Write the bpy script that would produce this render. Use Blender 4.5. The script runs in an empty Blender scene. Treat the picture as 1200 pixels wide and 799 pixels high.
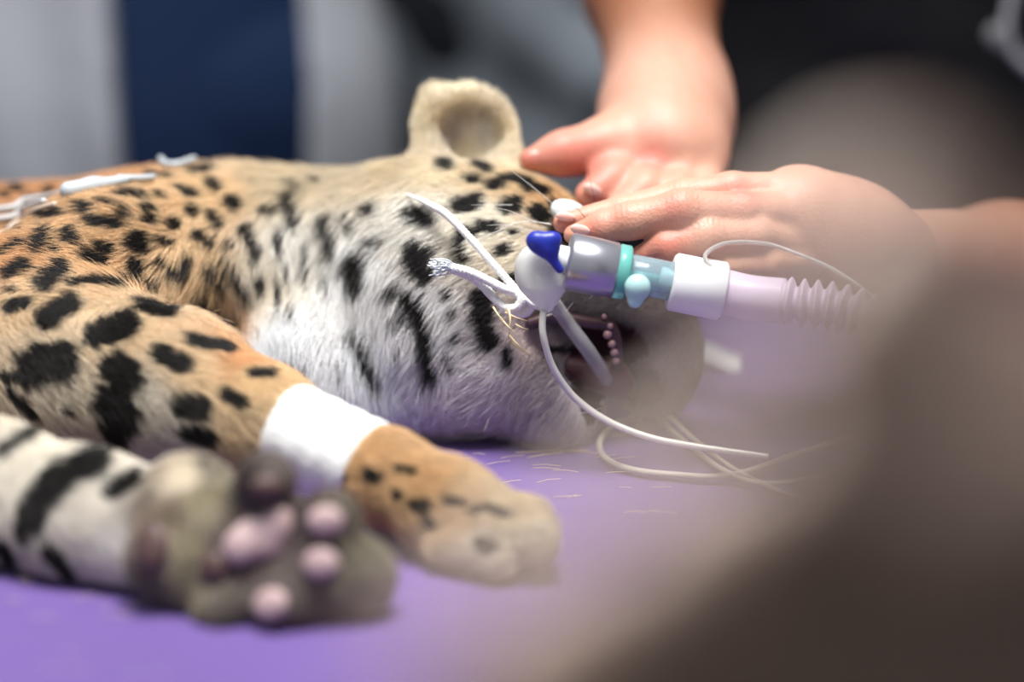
import bpy, math, random
import numpy as np
from mathutils import Vector, Matrix
from mathutils.bvhtree import BVHTree

random.seed(7)
rng = np.random.default_rng(11)
scene = bpy.context.scene
COL = scene.collection

# ------------------------------------------------------------------ camera
PITCH = math.radians(15.0)
CAM = np.array((0.0, -1.0625, 0.345))
FPX = 85.0 / 36.0 * 1200.0
cam_data = bpy.data.cameras.new('camera')
cam_data.lens = 85.0
cam_data.sensor_width = 36.0
cam_data.clip_start = 0.01
cam_data.dof.use_dof = True
cam_data.dof.focus_distance = 1.097
cam_data.dof.aperture_fstop = 1.9
cam_data.dof.aperture_blades = 0
cam = bpy.data.objects.new('camera', cam_data)
COL.objects.link(cam)
cam.location = CAM.tolist()
cam.rotation_euler = (math.radians(90.0) - PITCH, 0.0, 0.0)
scene.camera = cam

# ------------------------------------------------------------------ light and exposure
scene.view_settings.view_transform = 'Standard'
scene.view_settings.look = 'None'
scene.view_settings.gamma = 1.0
scene.view_settings.use_curve_mapping = False
scene.view_settings.exposure = 0.22
world = bpy.data.worlds.new('room_air')
scene.world = world
world.use_nodes = True
world.node_tree.nodes['Background'].inputs[0].default_value = (0.86, 0.92, 1.0, 1)
world.node_tree.nodes['Background'].inputs[1].default_value = 0.26


def area_light(name, loc, target, size, power, color):
    d = bpy.data.lights.new(name, 'AREA')
    d.shape = 'DISK'
    d.size = size
    d.energy = power
    d.color = color
    o = bpy.data.objects.new(name, d)
    COL.objects.link(o)
    o.location = loc
    o.rotation_euler = (Vector(target) - Vector(loc)).to_track_quat('-Z', 'Y').to_euler()
    return o




def spot_light(name, loc, target, power, color, angle, blend, soft):
    d = bpy.data.lights.new(name, 'SPOT')
    d.energy = power
    d.color = color
    d.spot_size = math.radians(angle)
    d.spot_blend = blend
    d.shadow_soft_size = soft
    o = bpy.data.objects.new(name, d)
    COL.objects.link(o)
    o.location = loc
    o.rotation_euler = (Vector(target) - Vector(loc)).to_track_quat('-Z', 'Y').to_euler()
    return o


spot_light('surgical_light', (0.05, -0.22, 1.32), (-0.10, -0.03, 0.0), 84.0, (1.0, 0.96, 0.90), 44, 1.0, 0.22)
spot_light('added_hand_rim_spot', (-0.34, -0.16, 0.80), (0.04, -0.76, 0.28), 135.0, (1.0, 0.97, 0.93), 22, 0.7, 0.06)  # added spot low over the table, brightens the rim of the near hand
area_light('ceiling_light', (-0.12, -0.25, 1.85), (-0.15, 0.15, 0.0), 1.2, 33.0, (0.93, 0.96, 1.0))

# ------------------------------------------------------------------ helpers
FW = np.array((0.0, math.cos(PITCH), -math.sin(PITCH)))
UP = np.array((0.0, math.sin(PITCH), math.cos(PITCH)))
RT = np.array((1.0, 0.0, 0.0))


def at(px, py, Y):
    """Point on the sight line of a pixel of the 1200x799 frame at world depth Y."""
    d = FW + RT * (px - 600.0) / FPX + UP * (399.5 - py) / FPX
    return CAM + d * ((Y - CAM[1]) / d[1])


def at_z(px, py, z):
    d = FW + RT * (px - 600.0) / FPX + UP * (399.5 - py) / FPX
    return CAM + d * ((z - CAM[2]) / d[2])


def size(px, Y):
    """Metres covered by px pixels at world depth Y."""
    return px * (Y - CAM[1]) / math.cos(PITCH) / FPX


def project(P):
    v = P - CAM
    dep = v @ FW
    return 600.0 + FPX * (v @ RT) / dep, 399.5 - FPX * (v @ UP) / dep, dep


def lin(r, g, b):
    f = lambda c: (c / 255.0 / 12.92) if c / 255.0 <= 0.04045 else ((c / 255.0 + 0.055) / 1.055) ** 2.4
    return np.array((f(r), f(g), f(b)))


# implicit surfaces: ('c', a, b, ra, rb, k) tapered capsule, ('e', centre, radii, euler, k) ellipsoid, 'x' carve capsule, 'X' carve ellipsoid
def cap(a, b, ra, rb, k=0.01):
    return ('c', np.array(a, float), np.array(b, float), ra, rb, k)


def ell(c, r, e=(0, 0, 0), k=0.01):
    from mathutils import Euler
    return ('e', np.array(c, float), np.array(r, float), np.array(Euler(e).to_matrix()), k)


def carve(p):
    return (p[0].upper(),) + p[1:]


def chain(pts, radii, k=0.01):
    return [cap(pts[i], pts[i + 1], radii[i], radii[i + 1], k) for i in range(len(pts) - 1)]


def sdf(P, prims):
    f = None
    for p in prims:
        if p[0] in 'cC':
            a, b, ra, rb, k = p[1:]
            ab = b - a
            t = np.clip(((P - a) @ ab) / max(ab @ ab, 1e-12), 0, 1)
            d = np.sqrt((((P - a) - t[:, None] * ab) ** 2).sum(1)) - (ra + (rb - ra) * t)
        else:
            c, r, M, k = p[1:]
            q = (P - c) @ M
            k0 = np.sqrt(((q / r) ** 2).sum(1)) + 1e-9
            k1 = np.sqrt(((q / (r * r)) ** 2).sum(1)) + 1e-9
            d = k0 * (k0 - 1.0) / k1
        if f is None:
            f = d
        elif p[0] in 'ce':
            h = np.maximum(k - np.abs(f - d), 0) / k
            f = np.minimum(f, d) - h * h * k * 0.25
        else:
            d = -d
            h = np.maximum(k - np.abs(f - d), 0) / k
            f = np.maximum(f, d) + h * h * k * 0.25
    return f


def surface_net(func, lo, hi, h):
    lo = np.array(lo, float)
    n = np.ceil((np.array(hi, float) - lo) / h).astype(int) + 1
    xs = [lo[i] + h * np.arange(n[i]) for i in range(3)]
    f = np.empty(tuple(n))
    for i in range(n[0]):
        Y, Z = np.meshgrid(xs[1], xs[2], indexing='ij')
        P = np.stack([np.full(Y.size, xs[0][i]), Y.ravel(), Z.ravel()], 1)
        f[i] = func(P).reshape(n[1], n[2])
    s = f < 0
    corners = [(i, j, k) for i in (0, 1) for j in (0, 1) for k in (0, 1)]
    sl = lambda c: tuple(slice(c[d], n[d] - 1 + c[d]) for d in range(3))
    cnt = sum(s[sl(c)].astype(int) for c in corners)
    act = (cnt > 0) & (cnt < 8)
    idx = -np.ones(act.shape, int)
    idx[act] = np.arange(act.sum())
    cells = np.argwhere(act)
    acc = np.zeros((len(cells), 3))
    num = np.zeros(len(cells))
    for a in range(3):
        for c in corners:
            if c[a]:
                continue
            c2 = list(c)
            c2[a] = 1
            i0 = tuple((cells + np.array(c)).T)
            i1 = tuple((cells + np.array(c2)).T)
            f0, f1 = f[i0], f[i1]
            m = (f0 < 0) != (f1 < 0)
            t = np.where(m, f0 / np.where(f0 == f1, 1, f0 - f1), 0)
            pt = np.tile(np.array(c, float), (len(cells), 1))
            pt[:, a] += t
            acc[m] += pt[m]
            num[m] += 1
    V = lo + h * (cells + acc / num[:, None])
    quads = []
    for a in range(3):
        b, c = (a + 1) % 3, (a + 2) % 3
        s0 = np.take(s, np.arange(n[a] - 1), axis=a)
        s1 = np.take(s, np.arange(1, n[a]), axis=a)
        e = np.argwhere(s0 != s1)
        e = e[(e[:, b] > 0) & (e[:, c] > 0) & (e[:, b] < n[b] - 1) & (e[:, c] < n[c] - 1)]
        flip = ~s[tuple(e.T)]
        q = []
        for db, dc in ((-1, -1), (0, -1), (0, 0), (-1, 0)):
            w = e.copy()
            w[:, b] += db
            w[:, c] += dc
            q.append(idx[tuple(w.T)])
        q = np.stack(q, 1)
        q[flip] = q[flip][:, ::-1]
        quads.append(q)
    return V, np.concatenate(quads)


def link(name, me, mat=None, parent=None):
    o = bpy.data.objects.new(name, me)
    COL.objects.link(o)
    if mat is not None:
        me.materials.append(mat)
    if parent is not None:
        o.parent = parent
    return o


def mesh(name, V, F, mat=None, parent=None, smooth=True):
    me = bpy.data.meshes.new(name)
    V = V.tolist() if hasattr(V, 'tolist') else [tuple(v) for v in V]
    F = F.tolist() if hasattr(F, 'tolist') else F
    me.from_pydata(V, [], F)
    if smooth:
        me.polygons.foreach_set('use_smooth', [True] * len(me.polygons))
    me.validate()
    me.update()
    return link(name, me, mat, parent)


def blob(name, prims, h, mat=None, parent=None, pad=0.012, extra=None):
    """One continuous closed surface around the given limbs and masses."""
    lo, hi = [], []
    for p in prims:
        if p[0] == 'c':
            r = max(p[3], p[4])
            lo += [np.minimum(p[1], p[2]) - r]
            hi += [np.maximum(p[1], p[2]) + r]
        elif p[0] == 'e':
            ext = np.sqrt(((p[3] * p[2]) ** 2).sum(1))
            lo += [p[1] - ext]
            hi += [p[1] + ext]
    fn = (lambda P: sdf(P, prims)) if extra is None else (lambda P: extra(P, sdf(P, prims)))
    V, F = surface_net(fn, np.min(lo, 0) - pad, np.max(hi, 0) + pad, h)
    return mesh(name, V, F, mat, parent)


def spline(pts, n=8):
    pts = [np.array(p, float) for p in pts]
    out = []
    for i in range(len(pts) - 1):
        p0, p1, p2, p3 = pts[max(i - 1, 0)], pts[i], pts[i + 1], pts[min(i + 2, len(pts) - 1)]
        for k in range(n):
            t = k / n
            out.append(0.5 * (2 * p1 + (p2 - p0) * t + (2 * p0 - 5 * p1 + 4 * p2 - p3) * t * t + (3 * p1 - p0 - 3 * p2 + p3) * t ** 3))
    out.append(pts[-1])
    return np.array(out)


def tube_geo(path, radii, seg=10, caps=True, off=0, squash=1.0):
    """Vertices and faces of a swept round bar; radii is a number or one per point."""
    path = np.array(path, float)
    n = len(path)
    radii = np.full(n, radii) if np.isscalar(radii) else np.array(radii, float)
    T = np.gradient(path, axis=0)
    T /= np.linalg.norm(T, axis=1)[:, None] + 1e-12
    ref = np.array((0, 0, 1.0)) if abs(T[0][2]) < 0.9 else np.array((1.0, 0, 0))
    N = np.cross(T[0], ref)
    N /= np.linalg.norm(N)
    V, F = [], []
    for i in range(n):
        N = N - T[i] * (N @ T[i])
        N /= np.linalg.norm(N) + 1e-12
        B = np.cross(T[i], N)
        for j in range(seg):
            a = 2 * math.pi * j / seg
            V.append(path[i] + radii[i] * (math.cos(a) * N + squash * math.sin(a) * B))
    for i in range(n - 1):
        for j in range(seg):
            k = (j + 1) % seg
            F.append((off + i * seg + j, off + i * seg + k, off + (i + 1) * seg + k, off + (i + 1) * seg + j))
    if caps:
        F.append(tuple(off + j for j in range(seg))[::-1])
        F.append(tuple(off + (n - 1) * seg + j for j in range(seg)))
    return V, F


def tube(name, path, radii, mat, parent=None, seg=10, squash=1.0):
    V, F = tube_geo(path, radii, seg, True, 0, squash)
    return mesh(name, V, F, mat, parent)


def tubes(name, paths, mat, parent=None, seg=8):
    V, F = [], []
    for path, r in paths:
        v, f = tube_geo(path, r, seg, True, len(V))
        V += v
        F += f
    return mesh(name, V, F, mat, parent)


def lathe(name, a, b, prof, mat, parent=None, seg=40):
    """Turned solid about the line a-b; prof lists (distance along the line, radius), closed where it returns."""
    a, b = np.array(a, float), np.array(b, float)
    T = (b - a) / np.linalg.norm(b - a)
    N = np.cross(T, (0, 0, 1.0))
    N /= np.linalg.norm(N)
    B = np.cross(T, N)
    V, F = [], []
    for s, r in prof:
        for j in range(seg):
            t = 2 * math.pi * j / seg
            V.append(a + T * s + max(r, 1e-5) * (math.cos(t) * N + math.sin(t) * B))
    for i in range(len(prof) - 1):
        for j in range(seg):
            k = (j + 1) % seg
            F.append((i * seg + j, i * seg + k, (i + 1) * seg + k, (i + 1) * seg + j))
    return mesh(name, V, F, mat, parent)


def empty(name, loc):
    o = bpy.data.objects.new(name, None)
    o.empty_display_size = 0.02
    COL.objects.link(o)
    o.location = [float(v) for v in loc]
    bpy.context.view_layer.update()
    return o


def under(parent, o):
    """Parent without moving the piece."""
    o.parent = parent
    o.matrix_parent_inverse = Matrix.Translation(parent.location).inverted()
    return o


def tag(o, label=None, cat=None, group=None, kind=None):
    for k, v in (('label', label), ('category', cat), ('group', group), ('kind', kind)):
        if v:
            o[k] = v
    return o


# ------------------------------------------------------------------ materials
def material(name, color=(0.5, 0.5, 0.5), rough=0.5, metal=0.0, trans=0.0, sss=0.0, sss_r=(1.0, 0.35, 0.2), ior=1.45,
             coat=0.0, noise=None, bump=None, alpha=1.0, sheen=0.0):
    """noise = (scale, amount, second colour); bump = (scale, strength, distance)."""
    m = bpy.data.materials.new(name)
    m.use_nodes = True
    nt = m.node_tree
    b = nt.nodes['Principled BSDF']
    b.inputs['Base Color'].default_value = (*color, 1)
    b.inputs['Roughness'].default_value = rough
    b.inputs['Metallic'].default_value = metal
    b.inputs['Transmission Weight'].default_value = trans
    b.inputs['IOR'].default_value = ior
    b.inputs['Subsurface Weight'].default_value = sss
    b.inputs['Subsurface Radius'].default_value = sss_r
    b.inputs['Subsurface Scale'].default_value = 0.006
    b.inputs['Coat Weight'].default_value = coat
    b.inputs['Alpha'].default_value = alpha
    b.inputs['Sheen Weight'].default_value = sheen
    tc = nt.nodes.new('ShaderNodeTexCoord')
    if noise:
        n = nt.nodes.new('ShaderNodeTexNoise')
        n.inputs['Scale'].default_value = noise[0]
        n.inputs['Detail'].default_value = 5
        nt.links.new(tc.outputs['Object'], n.inputs['Vector'])
        r = nt.nodes.new('ShaderNodeMapRange')
        r.inputs[1].default_value = 0.35
        r.inputs[2].default_value = 0.70
        r.inputs[4].default_value = noise[1]
        nt.links.new(n.outputs['Fac'], r.inputs[0])
        x = nt.nodes.new('ShaderNodeMix')
        x.data_type = 'RGBA'
        x.inputs[6].default_value = (*color, 1)
        x.inputs[7].default_value = (*noise[2], 1)
        nt.links.new(r.outputs[0], x.inputs[0])
        nt.links.new(x.outputs[2], b.inputs['Base Color'])
    if bump:
        n = nt.nodes.new('ShaderNodeTexNoise')
        n.inputs['Scale'].default_value = bump[0]
        n.inputs['Detail'].default_value = 6
        nt.links.new(tc.outputs['Object'], n.inputs['Vector'])
        bp = nt.nodes.new('ShaderNodeBump')
        bp.inputs['Strength'].default_value = bump[1]
        bp.inputs['Distance'].default_value = bump[2]
        nt.links.new(n.outputs['Fac'], bp.inputs['Height'])
        nt.links.new(bp.outputs[0], b.inputs['Normal'])
    return m


def attribute_material(name, attr, rough=0.6, spec=0.25, sheen=0.0):
    m = bpy.data.materials.new(name)
    m.use_nodes = True
    nt = m.node_tree
    b = nt.nodes['Principled BSDF']
    a = nt.nodes.new('ShaderNodeAttribute')
    a.attribute_name = attr
    nt.links.new(a.outputs['Color'], b.inputs['Base Color'])
    b.inputs['Roughness'].default_value = rough
    b.inputs['Specular IOR Level'].default_value = spec
    return m


M = {}
M['drape'] = material('purple_nonwoven', tuple(lin(100, 74, 142)), 0.75, noise=(9, 0.5, tuple(lin(86, 62, 128))), bump=(900, 0.25, 0.0006), sheen=0.2)
M['steel'] = material('brushed_steel', (0.55, 0.56, 0.57), 0.35, 1.0, bump=(60, 0.05, 0.001))
M['floor'] = material('floor_vinyl', tuple(lin(90, 90, 92)), 0.5, noise=(6, 0.4, tuple(lin(74, 74, 78))))
M['wall'] = material('wall_paint', tuple(lin(120, 122, 124)), 0.8, bump=(120, 0.1, 0.001))
M['coat'] = material('coat_cotton', tuple(lin(196, 197, 200)), 0.85, bump=(5, 0.35, 0.02))
M['scrubs'] = material('navy_scrubs', tuple(lin(15, 42, 78)), 0.8, bump=(7, 0.3, 0.01))
M['grey_cloth'] = material('grey_cotton', tuple(lin(164, 170, 176)), 0.85, bump=(4, 0.4, 0.03))
M['black_cloth'] = material('black_cotton', tuple(lin(17, 17, 20)), 0.85, bump=(14, 0.5, 0.02))
M['trousers'] = material('dark_trousers', tuple(lin(48, 50, 56)), 0.85)
M['skin'] = material('fair_skin', tuple(lin(210, 164, 142)), 0.45, sss=0.12, bump=(700, 0.5, 0.0007))
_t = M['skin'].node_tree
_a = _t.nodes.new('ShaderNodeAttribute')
_a.attribute_name = 'skin_tone_shade'
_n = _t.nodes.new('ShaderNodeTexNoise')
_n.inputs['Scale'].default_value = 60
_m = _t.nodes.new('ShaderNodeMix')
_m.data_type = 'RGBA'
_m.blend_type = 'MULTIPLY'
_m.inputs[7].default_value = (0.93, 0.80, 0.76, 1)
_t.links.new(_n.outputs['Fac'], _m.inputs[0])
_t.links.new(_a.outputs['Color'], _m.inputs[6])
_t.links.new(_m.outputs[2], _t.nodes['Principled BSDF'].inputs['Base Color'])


def skin_tone_shade(o, base=(214, 170, 148), arm=None, red=()):
    """Complexion with redder joints, plus shade painted darker onto the forearms."""
    n = len(o.data.vertices)
    P = np.empty(n * 3, dtype=np.float32)
    o.data.vertices.foreach_get('co', P)
    P = P.reshape(-1, 3).astype(float)
    c = np.tile(lin(*base), (n, 1))
    for p, r, tone_ in red:
        w = np.exp(-((P - p) ** 2).sum(1) / (r * r))[:, None]
        c = c * (1 - w) + lin(*tone_) * w
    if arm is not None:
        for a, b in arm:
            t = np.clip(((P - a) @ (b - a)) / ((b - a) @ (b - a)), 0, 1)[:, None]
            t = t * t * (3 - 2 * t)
            c = c * (1 - t) + lin(152, 100, 70) * t  # shade along the forearm, put into the skin colour
    at2 = o.data.attributes.new('skin_tone_shade', 'FLOAT_COLOR', 'POINT')
    at2.data.foreach_set('color', np.concatenate([c, np.ones((n, 1))], 1).astype(np.float32).ravel())
    return o


M['dark_skin'] = material('brown_skin', tuple(lin(136, 112, 98)), 0.6, sss=0.1, noise=(60, 0.5, tuple(lin(112, 90, 78))), bump=(300, 0.3, 0.0006))
M['nail'] = material('pale_nail', tuple(lin(238, 196, 184)), 0.25, sss=0.2, coat=0.3)
M['dark_nail'] = material('brown_nail', tuple(lin(150, 118, 104)), 0.3)
M['hair'] = material('brown_hair', tuple(lin(52, 38, 30)), 0.5)
M['brown_cloth'] = material('brown_knit', tuple(lin(70, 54, 44)), 0.9, bump=(200, 0.4, 0.002))
M['bandage'] = material('white_bandage', tuple(lin(238, 238, 236)), 0.8, bump=(260, 0.35, 0.0015))
M['rope'] = material('white_cotton_cord', tuple(lin(240, 240, 238)), 0.8, bump=(1400, 0.5, 0.0006))
M['frayed'] = material('bluish_cotton_thread', tuple(lin(226, 232, 236)), 0.8)
M['balloon'] = material('frosted_plastic', tuple(lin(244, 245, 240)), 0.25, trans=0.35, sss=0.0, ior=1.25, coat=0.3)
M['blue'] = material('blue_plastic', tuple(lin(38, 52, 158)), 0.35)
M['white_plastic'] = material('white_plastic', tuple(lin(232, 234, 234)), 0.35)
M['silver'] = material('grey_connector', tuple(lin(176, 176, 184)), 0.28, 0.75)
M['teal'] = material('teal_plastic', tuple(lin(140, 224, 214)), 0.2, trans=0.5, ior=1.3)
M['clear'] = material('clear_blue_plastic', tuple(lin(214, 238, 246)), 0.08, trans=0.8, ior=1.3)
M['pale_teal'] = material('pale_teal_plastic', tuple(lin(190, 230, 228)), 0.3, trans=0.2)
M['clear_tube'] = material('clear_tubing', tuple(lin(232, 232, 230)), 0.15, trans=0.7, ior=1.3)
M['hose'] = material('lilac_hose', tuple(lin(226, 208, 228)), 0.3, trans=0.25, ior=1.3)
M['pilot'] = material('milky_tubing', tuple(lin(228, 226, 216)), 0.25, trans=0.2, coat=0.3)
M['cable'] = material('grey_cable', tuple(lin(196, 190, 178)), 0.45)
M['lead'] = material('white_cable', tuple(lin(196, 196, 196)), 0.4)
M['lead_tan'] = material('beige_cable', tuple(lin(196, 178, 160)), 0.4)
M['clip'] = material('white_clip', tuple(lin(186, 192, 196)), 0.35)
M['whisker'] = material('white_whisker', tuple(lin(240, 238, 232)), 0.35)
M['straw'] = material('straw_whisker', tuple(lin(226, 204, 160)), 0.45)
M['dark_whisker'] = material('dark_whisker', tuple(lin(60, 44, 36)), 0.45)
M['mouth'] = material('dark_gum', tuple(lin(66, 42, 46)), 0.35, sss=0.1, noise=(160, 0.6, tuple(lin(50, 34, 38))), coat=0.3)
M['tongue'] = material('pink_tongue', tuple(lin(92, 54, 60)), 0.4, sss=0.2, bump=(900, 0.5, 0.0008))
M['pad'] = material('pink_pad', tuple(lin(192, 166, 164)), 0.5, noise=(110, 0.6, tuple(lin(140, 108, 108))), bump=(500, 0.4, 0.0006))
M['dark_pad'] = material('brown_pad', tuple(lin(88, 66, 62)), 0.5, bump=(500, 0.4, 0.0006))
M['lip_bump'] = material('grey_pink_gum', tuple(lin(156, 122, 124)), 0.4, sss=0.1)
M['gauze'] = material('gauze', tuple(lin(226, 232, 234)), 0.8, bump=(1500, 0.5, 0.0006))
# ------------------------------------------------------------------ setting
def box(name, lo, hi, mat, kind='structure'):
    lo, hi = np.array(lo, float), np.array(hi, float)
    V = [(x, y, z) for x in (lo[0], hi[0]) for y in (lo[1], hi[1]) for z in (lo[2], hi[2])]
    F = [(0, 1, 3, 2), (4, 6, 7, 5), (0, 4, 5, 1), (2, 3, 7, 6), (0, 2, 6, 4), (1, 5, 7, 3)]
    o = mesh(name, V, F, mat, None, False)
    if kind:
        o['kind'] = kind
    return o


TABLE_H = 0.90
box('floor', (-3, -3, -TABLE_H - 0.05), (3, 3, -TABLE_H), M['floor'])
box('wall_back', (-3, 2.6, -TABLE_H), (3, 2.7, 1.8), M['wall'])

# ------------------------------------------------------------------ leopard body
def J(px, py, Y, rpx, dy=0.0):
    """A joint: centre seen at a pixel, at depth Y, with a radius given in pixels."""
    return at(px, py, Y), size(rpx, Y)


def limb(js, k=0.012):
    return chain([j[0] for j in js], [j[1] for j in js], k)


body = []
# ribcage and back
body += [ell(at(120, 330, 0.135), (0.165, 0.078, 0.049), (0, 0, 0.05), 0.02)]
body += [ell(at(-260, 330, 0.185), (0.19, 0.085, 0.047), (0, 0, 0.0), 0.03)]
body += [ell(at(205, 282, 0.105), (0.060, 0.055, 0.032), (0, 0.1, 0), 0.02)]          # shoulder
body += [cap(at(310, 320, 0.125), at(450, 310, 0.110), 0.047, 0.048, 0.03)]            # neck
body += [ell(at(372, 420, 0.072), (0.040, 0.036, 0.037), (0, 0, 0), 0.02)]             # throat ruff
body += [ell(at(425, 440, 0.080), (0.034, 0.036, 0.034), (0, 0, 0), 0.02)]
# head
body += [ell(at(535, 315, 0.088), (0.055, 0.058, 0.0515), (0, 0, 0), 0.025)]           # skull
body += [ell(at(545, 400, 0.070), (0.045, 0.044, 0.046), (0, 0, 0), 0.02)]             # cheek
body += [ell(at(612, 312, 0.080), (0.031, 0.046, 0.039), (0, 0.25, 0), 0.02)]          # brow
body += [cap(at(655, 350, 0.072), at(748, 395, 0.062), 0.036, 0.028, 0.02)]            # muzzle
body += [ell(at(770, 425, 0.060), (0.020, 0.026, 0.026), (0, 0, 0), 0.012)]
body += [cap(at(575, 420, 0.050), at(655, 455, 0.046), 0.030, 0.0235, 0.012)]          # lower jaw
body += [ell(at(640, 466, 0.046), (0.0235, 0.024, 0.0185), (0, 0.2, 0), 0.01)]         # chin
# open mouth
body += [carve(cap(at(632, 388, 0.022), at(720, 425, 0.030), 0.008, 0.019, 0.006))]
body += [carve(cap(at(690, 420, 0.030), at(735, 470, 0.030), 0.014, 0.020, 0.006))]
# ear, hollow towards the camera
ear_c = at(546, 154, 0.118)
body += [ell(ear_c, (0.0218, 0.0100, 0.0242), (0.15, 0.15, 0.0), 0.008)]
body += [cap(at(508, 118, 0.120), at(512, 178, 0.112), 0.0065, 0.0115, 0.010)]
body += [cap(at(585, 150, 0.118), at(591, 190, 0.108), 0.0060, 0.010, 0.010)]
body += [carve(ell(ear_c + np.array((0.003, -0.0105, 0.001)), (0.0172, 0.0085, 0.0205), (0.15, 0.15, 0.0), 0.004))]
# upper foreleg: shoulder, elbow at the left edge, forearm, paw
body += limb([J(120, 330, 0.060, 105), J(20, 400, 0.020, 100), J(-40, 430, 0.010, 92)], 0.02)
body += limb([J(-30, 425, 0.005, 98), J(90, 435, -0.010, 98), J(200, 455, -0.035, 80), J(305, 490, -0.058, 52), J(395, 530, -0.078, 42), J(452, 560, -0.092, 46)], 0.02)
paw_c = at(520, 592, -0.112)
body += limb([J(455, 558, -0.092, 48), J(525, 596, -0.112, 52), J(585, 616, -0.125, 42)], 0.012)
for a, b, r in (((540, 590, -0.098), (618, 602, -0.108), 22), ((560, 606, -0.118), (626, 618, -0.126), 23),
                ((550, 622, -0.128), (622, 634, -0.138), 25), ((520, 636, -0.130), (580, 655, -0.142), 22)):
    body += [cap(at(*a), at(*b), size(r + 3, a[2]), size(r, b[2]), 0.004)]
# lower foreleg, folded paw with the sole to the camera
body += limb([J(-160, 540, -0.080, 92), J(-20, 578, -0.105, 82), J(100, 610, -0.122, 77), J(190, 632, -0.135, 72), J(235, 635, -0.145, 70)], 0.012)
SY = -0.186
body += [ell(at(262, 655, SY + 0.020), (0.031, 0.020, 0.031), (0, 0.3, -0.1), 0.012)]
body += [ell(at(325, 682, SY + 0.014), (0.035, 0.018, 0.030), (0, 0.35, 0), 0.012)]
for a, b, r in (((290, 610, 0.018), (312, 566, 0.012), 36), ((340, 632, 0.014), (384, 606, 0.006), 34),
                ((340, 672, 0.012), (386, 664, 0.002), 36), ((318, 694, 0.008), (338, 712, -0.004), 40),
                ((270, 694, 0.010), (268, 710, 0.000), 38), ((230, 660, 0.022), (192, 652, 0.016), 44)):
    body += [cap(at(a[0], a[1], SY + a[2]), at(b[0], b[1], SY + b[2]), size(r, SY), size(r, SY), 0.007)]
body += [ell(at(222, 584, SY + 0.040), (0.018, 0.016, 0.017), (0, 0, 0), 0.012)]           # wrist
body += [cap(at(418, 668, SY + 0.006), at(380, 672, SY + 0.006), size(40, SY), size(44, SY), 0.012)]


def resting(P, f):
    """The body settles flat where it lies on the table."""
    d = 0.0012 - P[:, 2]
    k = 0.006
    h = np.maximum(k - np.abs(f - d), 0) / k
    return np.maximum(f, d) + h * h * k * 0.25


CAT_VOX = 0.0024
lo = np.array((-0.42, -0.215, -0.004))
hi = np.array((0.115, 0.285, 0.178))
V, F = surface_net(lambda P: resting(P, sdf(P, body)), lo, hi, CAT_VOX)
cat = mesh('leopard', V, F)
tag(cat, 'spotted leopard cub lying on its side on the purple cover, mouth open', 'leopard')
CAT_BVH = BVHTree.FromPolygons(V.tolist(), F.tolist())
# ------------------------------------------------------------------ leopard coat
def hit(px, py):
    d = FW + RT * (px - 600.0) / FPX + UP * (399.5 - py) / FPX
    d = d / np.linalg.norm(d)
    h = CAT_BVH.ray_cast(Vector(CAM.tolist()), Vector(d.tolist()))
    return None if h[0] is None else np.array(h[0])


# dark marks where the coat carries them: (x1, y1, x2, y2, radius); read off in three enlargements of the photograph
Z1 = [(292, 190, 312, 194, 20), (355, 170, 405, 182, 8), (430, 210, 440, 212, 19), (180, 130, 190, 130, 15), (150, 220, 220, 210, 12),
      (315, 235, 420, 252, 17), (430, 150, 510, 155, 12), (560, 150, 570, 150, 12), (630, 130, 690, 150, 13), (505, 200, 540, 200, 14),
      (505, 235, 540, 237, 14), (605, 250, 615, 250, 20), (672, 200, 678, 210, 19), (750, 113, 762, 118, 20), (815, 172, 828, 180, 26),
      (742, 220, 768, 250, 18), (690, 285, 735, 320, 18), (797, 320, 803, 330, 15), (860, 270, 892, 350, 22), (475, 312, 500, 318, 32),
      (550, 300, 600, 315, 12), (465, 390, 478, 402, 26), (245, 285, 255, 300, 26), (135, 335, 155, 285, 26), (195, 340, 195, 345, 14),
      (300, 360, 350, 378, 22), (345, 330, 395, 335, 18), (55, 265, 70, 268, 16), (10, 350, 80, 315, 12), (30, 425, 90, 400, 22),
      (160, 460, 220, 412, 32), (40, 480, 52, 480, 12), (255, 462, 330, 453, 13), (330, 453, 430, 470, 13), (435, 440, 490, 450, 11),
      (550, 380, 560, 380, 14), (645, 368, 658, 374, 19), (595, 415, 640, 420, 20), (725, 412, 760, 450, 24), (500, 450, 545, 455, 14),
      (780, 385, 860, 470, 16), (935, 203, 950, 208, 17), (1010, 170, 1040, 240, 23), (975, 290, 975, 340, 15), (903, 425, 912, 465, 16),
      (1005, 390, 1010, 450, 8), (1080, 310, 1085, 460, 10), (970, 450, 985, 540, 12), (1030, 560, 1030, 570, 14), (30, 540, 100, 525, 20),
      (150, 585, 255, 525, 32), (345, 640, 440, 600, 46), (120, 740, 205, 730, 66), (405, 755, 450, 780, 52), (560, 705, 640, 740, 32),
      (660, 655, 800, 680, 20), (500, 540, 600, 555, 24), (640, 520, 690, 550, 12), (690, 500, 740, 530, 20), (750, 555, 840, 590, 18),
      (815, 598, 830, 602, 17), (530, 80, 550, 82, 10), (580, 85, 600, 86, 10), (690, 68, 750, 60, 12), (290, 75, 305, 78, 13),
      (455, 95, 435, 118, 10), (10, 770, 40, 790, 20), (880, 770, 960, 775, 15), (1020, 730, 1065, 735, 15), (190, 72, 200, 85, 10), (150, 100, 165, 102, 13), (60, 128, 82, 130, 12), (20, 150, 34, 152, 12), (110, 160, 128, 164, 11), (1030, 110, 1050, 140, 12), (1100, 95, 1110, 110, 10)]
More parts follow.
